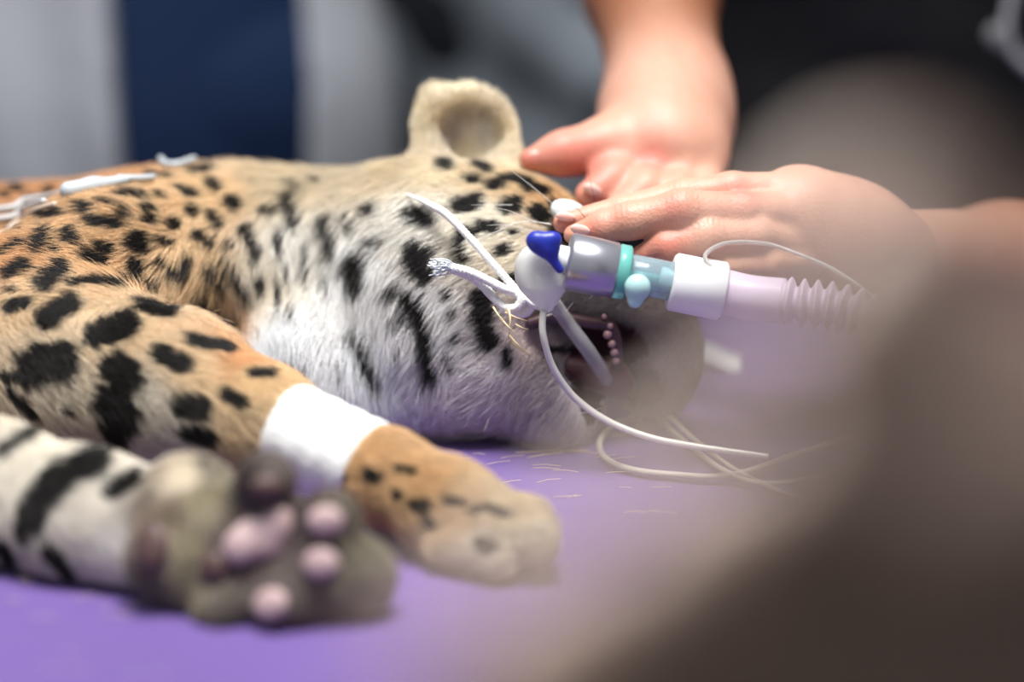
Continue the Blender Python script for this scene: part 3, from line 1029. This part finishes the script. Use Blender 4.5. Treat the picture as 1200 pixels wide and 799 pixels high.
turned('tube_end', 640, 667, 17, M['white_plastic'])
turned('collar', 664, 724, 34, M['silver'], 0.0016, 0.04)
turned('sealing_ring', 721, 736, 32, M['teal'], 0.0008, 0.0, 0.6)
turned('clear_section', 733, 790, 23, M['clear'], 0.0006, 0.0, 0.82)
turned('inner_sleeve', 770, 792, 16, M['white_plastic'], 0.0006, 0.0, 0.7)
turned('flow_rib', 738, 788, 5, M['teal'], 0.0004)
turned('white_sleeve', 786, 848, 34, M['white_plastic'], 0.0012, -0.02)
under(aw, blob('port_cap', [ell(at(747, 336, -0.018), (size(15, -.018), 0.0050, size(15, -.018)), (0, 0, 0), 0.003),
                            cap(at(747, 338, -0.017), at(744, 352, -0.018), size(12, -.018), size(9, -.018), 0.003)], 0.0007, M['pale_teal'], None, 0.003))
a0, _ = along(656, 660)
under(aw, tube('breathing_tube', spline([a0, at(640, 318, .006), at(644, 345, .018), at(662, 374, .024), at(690, 412, .026), at(712, 446, .034)], 8), size(9, .01), M['clear_tube'], None, 16))
tag(aw, 'silver, teal and clear breathing tube connector held at the leopard mouth', 'connector')

sl = spline([at(838, 318, -.012), at(826, 300, -.010), at(846, 286, -.002), at(880, 284, .006), at(920, 292, .010), at(1000, 330, -.010), at(1100, 420, -.045), at(1180, 520, -.085)], 12)
tag(tube('sampling_line', sl, size(2.6, 0), M['clear_tube'], None, 8), 'thin clear sampling line arching from white connector sleeve towards the right', 'tube')

# corrugated hose
hp = spline([along(846, 850)[0], at(880, 349, -.010), at(930, 354, -.016), at(990, 362, -.022), at(1050, 388, -.032), at(1110, 450, -.055), at(1180, 560, -.10), at(1300, 640, -.16)], 60)
sarc = np.concatenate([[0], np.cumsum(np.linalg.norm(np.diff(hp, axis=0), axis=1))])
pitch = size(15.5, -.02)
rr = size(24, -.02) + size(5.5, -.02) * np.sin(2 * math.pi * sarc / pitch)
cuff = sarc < size(75, -.02)
rr[cuff] = size(27, -.02)
hose = tube('breathing_hose', hp, rr, M['hose'], None, 28)
tag(hose, 'lilac corrugated breathing hose running off to the right', 'hose')

# grey sensor cable with a loop, lying on the cover in front of the muzzle
c1 = spline([at_z(700, 478, .012), at_z(712, 462, .014), at_z(740, 468, .012), at_z(772, 492, .006), at_z(808, 522, .0035), at_z(850, 552, .0032), at_z(900, 566, .003), at_z(980, 552, .003), at_z(1120, 500, .003), at_z(1420, 440, .003)], 10)
tag(tube('sensor_cable', c1, 0.0013, M['cable'], None, 10), 'beige sensor cable nearest the pilot line, coming out beside the lower jaw', 'cable')
c2 = spline([at_z(706, 472, .020), at_z(722, 455, .018), at_z(752, 466, .014), at_z(784, 488, .010), at_z(820, 520, .006), at_z(880, 560, .003), at_z(970, 585, .0028), at_z(1150, 560, .0028), at_z(1450, 500, .0028)], 10)
tag(tube('sensor_cable', c2, 0.0011, M['cable'], None, 10), 'thinner beige sensor cable, the rear one of the pair beside the lower jaw', 'cable')
c3 = spline([at_z(800, 478, .004), at_z(760, 486, .0035), at_z(722, 498, .003), at_z(704, 516, .003), at_z(708, 535, .003), at_z(736, 549, .003), at_z(790, 556, .003), at_z(860, 556, .003), at_z(950, 528, .003), at_z(1150, 470, .003), at_z(1450, 420, .003)], 12)
tag(tube('monitor_cable', c3, 0.0015, M['cable'], None, 10), 'grey monitor cable bent into an open loop on the purple cover', 'cable')

# strip of tape on the cover beyond the muzzle
ga, gb = at_z(796, 419, 0.004), at_z(872, 424, 0.002)
td = (gb - ga) / np.linalg.norm(gb - ga)
tw = np.array((0.0, 0.93, 0.36)) * size(22, .18)
tn = np.cross(td, tw) / np.linalg.norm(tw)
tv, tf = [], []
for k in range(13):
    t = k / 12
    c0 = ga + (gb - ga) * t + tn * 0.002 * math.sin(t * 5) + UP * 0.0015 * math.sin(t * 4)
    for sw, sn in ((-1, -1), (1, -1), (1, 1), (-1, 1)):
        tv.append(c0 + tw * sw * (1 - 0.25 * t) + tn * 0.0006 * sn)
for k in range(12):
    for q in range(4):
        tf.append((k * 4 + q, k * 4 + (q + 1) % 4, k * 4 + 4 + (q + 1) % 4, k * 4 + 4 + q))
tf += [(3, 2, 1, 0), (48, 49, 50, 51)]
slab_o = mesh('tape_strip', tv, tf, M['gauze'])
tag(slab_o, 'short pale blue white strip of tape beside the leopard nose', 'tape')

# gauze pad under the finger tips
gp = [ell(at(664, 249, .050), (size(20, .05), 0.006, size(14, .05)), (0, 0.5, 0), 0.004), ell(at(672, 254, .050), (size(16, .05), 0.007, size(14, .05)), (0, 0.2, 0), 0.004)]
tag(blob('gauze_pad', gp, 0.001, M['gauze'], None, 0.004), 'small white gauze pad under the finger tips', 'gauze')

# ------------------------------------------------------------------ lead wires over the shoulder
def over(px, py, h):
    p = hit(px, py)
    n = np.array(CAT_BVH.find_nearest(Vector(p.tolist()))[1])
    return p + n * h


ec = empty('electrode_clip', over(110, 230, 0.0037))
ca_, cb_ = over(84, 232, 0.0040), over(146, 220, 0.0040)
clip = [cap(ca_, ca_ + (cb_ - ca_) * 0.45, 0.0042, 0.0040, 0.003), cap(ca_ + (cb_ - ca_) * 0.4, cb_, 0.0038, 0.0022, 0.003)]
under(ec, blob('clip_body', clip, 0.0008, M['clip'], None, 0.004))
under(ec, tube('jaw', spline([cb_ + np.array((-.004, 0, .001)), cb_ + np.array((.006, .004, .000)), cb_ + np.array((.012, .012, -.001))], 5), 0.0016, M['clip'], None, 8))
wa = spline([ca_, over(60, 238, 0.0038), over(30, 242, 0.0034), over(4, 251, 0.0031), over(4, 251, 0.0031) + np.array((-.05, .01, -.004)), over(4, 251, 0.0031) + np.array((-.14, .02, .0))], 10)
under(ec, tube('lead_wire', wa, 0.0016, M['lead'], None, 12))
tag(ec, "white electrode clip with its lead on the leopard's shoulder", 'clip')
wb = spline([over(58, 244, 0.0043), over(28, 252, 0.0037), over(2, 262, 0.0031), over(2, 262, 0.0031) + np.array((-.06, .0, -.003)), over(2, 262, 0.0031) + np.array((-.15, .0, .0))], 10)
tag(tube('lead_wire', wb, 0.0015, M['lead'], None, 12), 'white lead wire in the middle, just below the clipped one', 'wire')
wc = spline([over(68, 245, 0.0028), over(46, 252, 0.0028), over(30, 260, 0.0025), over(14, 271, 0.0025), over(2, 279, 0.0025), over(2, 279, 0.0025) + np.array((-.05, -.01, -.003)), over(2, 279, 0.0025) + np.array((-.15, -.02, .0))], 10)
tag(tube('lead_wire', wc, 0.0015, M['lead_tan'], None, 12), 'beige lead wire, lowest of the three over the shoulder', 'wire')
wd = spline([over(182, 204, .004) + np.array((0, .02, .0)), over(195, 201, .004), over(210, 201, .004), over(222, 204, .004) + np.array((0, .02, .0))], 8)
tag(tube('lead_wire', wd, 0.0017, M['clip'], None, 10), "short bit of white lead wire showing over the leopard's back against the blue scrubs", 'wire')
# ------------------------------------------------------------------ people
def figure(cx, cy, h, arms, lean=0.0, head=True):
    """Masses of a standing figure facing the table: shoulders, trunk, legs, neck, head and the given arm joints."""
    g = -TABLE_H
    L = lambda x, y, z: (cx + x, cy + y - lean * max(0, z - 0.9), g + z * h / 1.7)
    trunk = [ell(L(0, 0, 0.95), (0.165, 0.115, 0.13), (0, 0, 0), 0.05), ell(L(0, 0, 1.10), (0.145, 0.105, 0.14), (0, 0, 0), 0.06),
             ell(L(0, 0, 1.28), (0.165, 0.115, 0.15), (0, 0, 0), 0.06), cap(L(-0.15, 0, 1.40), L(0.15, 0, 1.40), 0.062, 0.062, 0.06)]
    legs = []
    for s in (-1, 1):
        legs += chain([L(s * 0.085, 0, 0.92), L(s * 0.095, 0.0, 0.50), L(s * 0.10, 0.02, 0.09)], [0.088, 0.056, 0.038], 0.03)
        legs += [cap(L(s * 0.10, 0.02, 0.045), L(s * 0.11, -0.14, 0.03), 0.042, 0.034, 0.03)]
    top = [cap(L(0, 0.01, 1.42), L(0, -0.005, 1.54), 0.055, 0.050, 0.03)]
    if head:
        top += [ell(L(0, -0.015, 1.63), (0.075, 0.095, 0.105), (0, 0, 0), 0.03), ell(L(0, -0.045, 1.565), (0.052, 0.055, 0.05), (0, 0, 0), 0.03),
                cap(L(0, -0.105, 1.635), L(0, -0.122, 1.605), 0.010, 0.015, 0.02), ell(L(-0.078, 0, 1.62), (0.010, 0.022, 0.032), (0, 0, 0), 0.01),
                ell(L(0.078, 0, 1.62), (0.010, 0.022, 0.032), (0, 0, 0), 0.01)]
    limbs = []
    for js, rs in arms:
        limbs += chain(js, rs, 0.02)
    return trunk, legs, top, limbs, L


def swell(prims, d):
    out = []
    for p in prims:
        out.append(('c', p[1], p[2], p[3] + d, p[4] + d, p[5]) if p[0] == 'c' else ('e', p[1], p[2] + d, p[3], p[4]))
    return out


def hanging_arms(L):
    arms = []
    for s in (-1, 1):
        js = [L(s * 0.185, 0.0, 1.40), L(s * 0.205, 0.10, 1.13), L(s * 0.05, 0.185, 0.98)]
        js = [np.array(j) for j in js]
        arms.append((js, [0.05, 0.041, 0.029]))
    return arms


def plain_hand(wrist, down, side, out):
    """A relaxed hanging hand: palm, four unequal fingers, thumb from the palm's side."""
    wrist, down, side, out = [np.array(v, float) for v in (wrist, down, side, out)]
    pr = [cap(wrist, wrist + down * 0.03, 0.027, 0.028, 0.02), ell(wrist + down * 0.065, (0.018, 0.038, 0.045), (0, 0, 0), 0.02)]
    for k, l in enumerate((0.072, 0.080, 0.074, 0.058)):
        b = wrist + down * 0.10 + side * (0.030 - 0.020 * k)
        m = b + down * l * 0.5 + out * 0.006
        pr += chain([b, m, b + down * l * 0.95 + out * 0.022], [0.0092, 0.0085, 0.0072], 0.004)
    t = wrist + down * 0.045 + side * 0.035
    pr += chain([t, t + down * 0.03 + side * 0.018, t + down * 0.062 + side * 0.016], [0.012, 0.0105, 0.008], 0.006)
    return pr


def hair_cap(L, parent):
    return under(parent, blob('hair', [ell(L(0, 0.008, 1.655), (0.086, 0.098, 0.098), (0, 0, 0), 0.02), carve(ell(L(0, -0.085, 1.60), (0.075, 0.075, 0.085), (0, 0, 0), 0.02))], 0.006, M['hair']))


def standing(cx, cy, h, label, top_mat, leg_mat, coat_slot=None, fold=False):
    _, _, _, _, L = figure(cx, cy, h, [])
    arms = hanging_arms(L)
    trunk, legs, top, limbs, L = figure(cx, cy, h, arms)
    root = empty('person', L(0, 0, 0))
    hands = []
    for s, (js, rs) in zip((-1, 1), arms):
        hands += plain_hand(js[2], (-s * 0.55, 0.10, -0.82), (0, 1, 0), (0, -0.5, 0.3))
    skin_tone_shade(under(root, blob('body', trunk + legs + top + limbs + hands, 0.006, M['skin'])))
    hair_cap(L, root)
    sleeves = []
    for js, rs in arms:
        sleeves += chain([js[0], js[1], js[1] + (js[2] - js[1]) * 0.9], [rs[0] + 0.014, rs[1] + 0.014, rs[2] + 0.016], 0.02)
    under(root, blob('trousers', swell(legs[:2] + legs[3:5], 0.014) + swell(trunk[:1], 0.008), 0.008, M[leg_mat]))
    if coat_slot is None:
        def folds(P, f):
            q = (P[:, 0] - cx) * 0.8 + (P[:, 2]) * 0.55
            return f - 0.010 * np.sin(q * 46 + 1.5 * np.sin(P[:, 2] * 17)) - 0.006 * np.sin((P[:, 0] - cx) * 60 - P[:, 2] * 22)
        under(root, blob('shirt', swell(trunk, 0.018) + [ell(L(0, 0, 0.86), (0.19, 0.135, 0.16), (0, 0, 0), 0.05)] + sleeves, 0.007, M[top_mat], None, 0.02, folds))
    else:
        under(root, blob('scrub_top', swell(trunk, 0.012) + [ell(L(0, 0, 0.84), (0.175, 0.125, 0.16), (0, 0, 0), 0.05)], 0.007, M['scrubs']))
        xs0, hw = coat_slot

        def slot(P, f):
            q = f - 0.004 * np.sin((P[:, 0] - cx) * 70 + 2 * np.sin(P[:, 2] * 7)) - 0.003 * np.sin((P[:, 0] - cx) * 31)
            s = np.maximum(np.abs(P[:, 0] - xs0 - 0.03 * (0 - P[:, 2])) - hw, P[:, 1] - cy)
            return np.maximum(q, -s)
        under(root, blob('coat', swell(trunk, 0.030) + [ell(L(0, 0, 0.84), (0.20, 0.145, 0.20), (0, 0, 0), 0.05), ell(L(0, 0, 0.62), (0.205, 0.15, 0.20), (0, 0, 0), 0.06)] + sleeves, 0.007, M[top_mat], None, 0.02, slot))
    tag(root, label, 'person')
    return root


standing(-0.290, 0.76, 1.74, 'person in an open pale lab coat over navy blue scrubs behind the leopard', 'coat', 'scrubs', (-0.212, 0.064))
standing(0.050, 1.16, 1.72, 'person in loose creased grey top standing back between the lab coat and the bare arm', 'grey_cloth', 'trousers')

# the handler in black, both hands on the leopard's head
cx, cy = 0.275, 0.60
wr1, el1, sh1 = at(783, 112, 0.172), at(745, -230, 0.37), np.array((0.085, 0.545, 0.47))
wr2, el2, sh2 = at(1040, 312, 0.075), np.array((0.345, 0.24, 0.062)), np.array((0.450, 0.470, 0.40))
trunk, legs, top, _, L = figure(cx, cy, 1.70, [], 0.10)
handler = empty('person', L(0, 0, 0))
arms = chain([sh1, el1, at(762, -20, 0.265), wr1], [0.050, 0.040, 0.0345, 0.029], 0.02)
arms += chain([sh2, el2, at(1180, 325, 0.15), wr2], [0.050, 0.040, 0.0345, 0.027], 0.02)


def F_(px, py, Y, r):
    return at(px, py, Y), size(r, Y)


def digit(js, k=0.004):
    return chain([F_(*j)[0] for j in js], [F_(*j)[1] for j in js], k)


# rear hand: back of the hand towards us, thumb pointing left
hand1 = chain([wr1, at(780, 145, 0.145), at(770, 172, 0.122)], [0.0290, 0.0300, 0.0285], 0.02)
hand1 += [ell(at(800, 180, 0.115), (0.022, 0.020, 0.018), (0, 0, 0), 0.015), ell(at(742, 182, 0.118), (0.020, 0.018, 0.015), (0, 0, 0), 0.015)]
hand1 += digit([(752, 160, 0.120, 26), (706, 172, 0.108, 26), (660, 180, 0.100, 21), (622, 187, 0.096, 13)], 0.012)
hand1 += digit([(744, 192, 0.105, 24), (718, 212, 0.090, 21), (690, 228, 0.078, 16)], 0.008)
hand1 += digit([(775, 196, 0.102, 23), (756, 222, 0.084, 20), (730, 244, 0.074, 16)], 0.006)
hand1 += digit([(806, 198, 0.102, 22), (794, 226, 0.084, 20), (770, 250, 0.074, 16)], 0.006)
hand1 += digit([(828, 194, 0.106, 20), (828, 222, 0.090, 17), (812, 246, 0.080, 14)], 0.006)
# front hand: fingers reaching left over the muzzle
hand2 = chain([wr2, at(990, 290, 0.066), at(935, 252, 0.056)], [0.0265, 0.0285, 0.0235], 0.02)
hand2 += [ell(at(950, 275, 0.052), (0.026, 0.016, 0.022), (0, 0.3, 0), 0.015)]
hand2 += digit([(905, 226, 0.050, 24), (858, 222, 0.046, 20), (800, 230, 0.046, 19), (730, 246, 0.042, 17), (660, 261, 0.038, 12)], 0.003)
hand2 += digit([(915, 250, 0.040, 25), (868, 248, 0.030, 23), (798, 246, 0.022, 23), (738, 259, 0.022, 21), (706, 266, 0.023, 18), (672, 275, 0.025, 11.5)], 0.003)
hand2 += digit([(930, 285, 0.040, 24), (885, 276, 0.026, 22), (828, 277, 0.018, 20.5), (780, 289, 0.017, 18), (752, 300, 0.020, 13)], 0.003)
hand2 += digit([(945, 305, 0.040, 21), (900, 308, 0.026, 18), (850, 312, 0.020, 16), (815, 318, 0.022, 12)], 0.003)
hand2 += digit([(965, 255, 0.075, 22), (900, 240, 0.090, 21), (850, 246, 0.086, 18)], 0.006)


def knuckles(P, f):
    """Skin folds over the finger joints and a broad unevenness of the back of the hand."""
    for px, py, Y, a in ((797, 238, 0.022, 0.2), (738, 252, 0.022, 0.2), (828, 268, 0.018, 0.25), (800, 228, 0.046, 0.2), (690, 176, 0.104, 0.2)):
        q = P - at(px, py, Y)
        u = q @ RT * math.cos(a) - q @ UP * math.sin(a)
        w = np.exp(-(q ** 2).sum(1) / 0.0085 ** 2)
        f = f + w * 0.00042 * np.sin(u * 2 * math.pi / 0.0026 + 3 * np.sin((q @ UP) * 260))
        f = f - w * 0.0007
    return f


forearm1 = chain([at(752, -150, 0.33), at(762, -20, 0.265), wr1], [0.0385, 0.0345, 0.0285], 0.02)
forearm2 = chain([at(1310, 330, 0.215), at(1180, 325, 0.15), wr2], [0.0385, 0.0345, 0.0265], 0.02)
Vh, Fh = [], []
off = 0
for prims, h_ in ((forearm1 + hand1, 0.0013), (hand2, 0.0009), (forearm2, 0.002), (trunk + legs + top + chain([sh1, el1, at(752, -150, 0.33)], [0.050, 0.041, 0.038], 0.02) + chain([sh2, el2, at(1310, 330, 0.215)], [0.050, 0.041, 0.038], 0.02), 0.006)):
    lo_, hi_ = [], []
    for p in prims:
        e = max(p[3], p[4]) if p[0] == 'c' else np.max(p[2])
        lo_ += [np.minimum(p[1], p[2]) - e] if p[0] == 'c' else [p[1] - e]
        hi_ += [np.maximum(p[1], p[2]) + e] if p[0] == 'c' else [p[1] + e]
    fn = (lambda P, prims=prims: knuckles(P, sdf(P, prims))) if h_ < 0.003 else (lambda P, prims=prims: sdf(P, prims))
    vv, ff = surface_net(fn, np.min(lo_, 0) - 0.01, np.max(hi_, 0) + 0.01, h_)
    Vh.append(vv)
    Fh.append(ff + off)
    off += len(vv)
RED = [(at(x, y, Y), r, (206, 128, 112)) for x, y, Y, r in ((790, 236, .008, .010), (722, 252, .008, .008), (690, 268, .012, .008), (662, 264, .03, .008), (785, 288, .008, .010), (750, 302, .01, .009),
                                                            (765, 182, .09, .010), (670, 185, .085, .016), (618, 187, .09, .009), (690, 200, .09, .016), (868, 215, .03, .012), (700, 228, .07, .008))]
skin_tone_shade(under(handler, mesh('body', np.concatenate(Vh), np.concatenate(Fh), M['skin'])), (208, 162, 140), [(at(776, 150, 0.15), at(766, 50, 0.23)), (at(1090, 315, 0.10), at(1250, 300, 0.18))], RED)
hair_cap(L, handler)


def nail(px, py, Y, rx, rz, rot, mat='nail', parent=handler):
    o = blob('fingernail', [ell(at(px, py, Y), (size(rx, Y), 0.0016, size(rz, Y)), (0.25, rot, 0), 0.001)], 0.0005, M[mat], None, 0.003)
    return under(parent, o)


nail(663, 254, 0.0335, 12, 6, 0.15)
nail(680, 269, 0.0165, 12, 6.5, 0.25)
nail(694, 222, 0.071, 12, 7, 0.4)
nail(630, 182, 0.0925, 11, 6, 0.1)
under(handler, blob('trousers', swell(legs[:2] + legs[3:5], 0.014) + swell(trunk[:1], 0.008), 0.008, M['trousers']))


def shirt_folds(P, f):
    return f - 0.005 * np.sin((P[:, 0] - cx) * 42 + 2.2 * np.sin(P[:, 2] * 11)) - 0.004 * np.sin(P[:, 2] * 40 + P[:, 0] * 33)


under(handler, blob('shirt', swell(trunk, 0.022) + [ell(L(0, 0, 0.86), (0.205, 0.150, 0.17), (0, 0, 0), 0.05)] + chain([sh1, sh1 + (el1 - sh1) * 0.62], [0.066, 0.058], 0.03)
                    + chain([sh2, sh2 + (el2 - sh2) * 0.62], [0.066, 0.058], 0.03), 0.007, M['black_cloth'], None, 0.02, shirt_folds))
tag(handler, 'person in a black short sleeved top holding the leopard head with both bare hands', 'person')

# line hanging in front of the black top
il = empty('infusion_line', at(1190, 40, 0.43))
under(il, tube('tubing', spline([at(1215, -120, .43), at(1194, -40, .43), at(1184, 5, .43), at(1180, 30, .43), at(1184, 52, .43), at(1198, 72, .43), at(1230, 92, .43), at(1290, 100, .43)], 10), size(5.5, .43), M['lead'], None, 12))
under(il, tag(blob('fitting', [ell(at(1168, 41, .425), (size(11, .42), size(11, .42), size(13, .42)), (0, -0.6, 0), 0.004), cap(at(1168, 41, .425), at(1182, 60, .428), size(6, .42), size(4, .42), 0.006)], 0.0012, M['clear_tube'], None, 0.004), 'clear rounded fitting'))
tag(il, 'grey infusion line with a clear fitting hanging before the black top', 'tube')

# ------------------------------------------------------------------ colleague whose closed hand fills the near corner
NY = -0.750
fist = []


def N_(px, py, d, r):
    return at(px, py, NY + d), size(r, NY)


def ndigit(js, k=0.004):
    return chain([N_(*j)[0] for j in js], [N_(*j)[1] for j in js], k)


fist += ndigit([(1235, 490, .008, 110), (1045, 308, .003, 106), (975, 390, -.005, 90), (1050, 480, -.010, 76)])
fist += ndigit([(1210, 590, .007, 105), (1005, 490, .002, 100), (915, 580, -.007, 90), (1000, 670, -.012, 76)])
fist += ndigit([(1100, 740, .005, 102), (840, 610, .000, 102), (740, 700, -.008, 90), (820, 800, -.012, 76)])
fist += ndigit([(980, 880, .003, 98), (660, 745, -.002, 100), (560, 835, -.010, 88), (640, 930, -.013, 74)])
fist += [cap(N_(1250, 540, .012, 0)[0], N_(1410, 640, .012, 0)[0], size(130, NY), size(150, NY), 0.02),
         cap(N_(1230, 520, .009, 0)[0], N_(1000, 840, .005, 0)[0], size(135, NY), size(135, NY), 0.02),
         cap(N_(1270, 680, .009, 0)[0], N_(1100, 920, .005, 0)[0], size(190, NY), size(190, NY), 0.02),
         cap(N_(660, 920, .000, 0)[0], N_(1040, 980, .005, 0)[0], size(150, NY), size(190, NY), 0.02),
         cap(N_(1270, 680, .009, 0)[0], N_(1420, 920, .010, 0)[0], size(190, NY), size(190, NY), 0.03)]
fist += ndigit([(1320, 580, -.006, 120), (1230, 550, -.018, 105), (1130, 590, -.023, 84)], 0.006)
wrn = N_(1420, 960, .010, 0)[0]
eln = np.array((0.30, -0.84, 0.02))
shn = np.array((0.44, -1.02, 0.27))
fist += chain([N_(1250, 780, .010, 0)[0], wrn, wrn + (eln - wrn) * 0.45], [0.024, 0.024, 0.031], 0.02)
trunk, legs, top, _, L = figure(0.60, -1.06, 1.66, [])
near = empty('person', L(0, 0, 0))
rest = trunk + legs + top + chain([shn, eln, wrn + (eln - wrn) * 0.40], [0.048, 0.040, 0.031], 0.02)
Vh, Fh, off = [], [], 0
for prims, h_ in ((fist, 0.0013), (rest, 0.006)):
    lo_ = [(np.minimum(p[1], p[2]) - max(p[3], p[4])) if p[0] == 'c' else p[1] - np.max(p[2]) for p in prims]
    hi_ = [(np.maximum(p[1], p[2]) + max(p[3], p[4])) if p[0] == 'c' else p[1] + np.max(p[2]) for p in prims]
    vv, ff = surface_net(lambda P, prims=prims: sdf(P, prims), np.min(lo_, 0) - 0.01, np.max(hi_, 0) + 0.01, h_)
    Vh.append(vv)
    Fh.append(ff + off)
    off += len(vv)
under(near, mesh('body', np.concatenate(Vh), np.concatenate(Fh), M['dark_skin']))
hair_cap(L, near)
under(near, blob('trousers', swell(legs[:2] + legs[3:5], 0.014) + swell(trunk[:1], 0.008), 0.008, M['trousers']))
under(near, blob('shirt', swell(trunk, 0.018) + [ell(L(0, 0, 0.86), (0.19, 0.135, 0.16), (0, 0, 0), 0.05)] + chain([shn, eln, eln + (wrn - eln) * 0.5], [0.062, 0.053, 0.044], 0.03), 0.007, M['brown_cloth'], None, 0.02))
tag(near, 'person reaching in at the near right corner, brown closed hand very blurred', 'person')
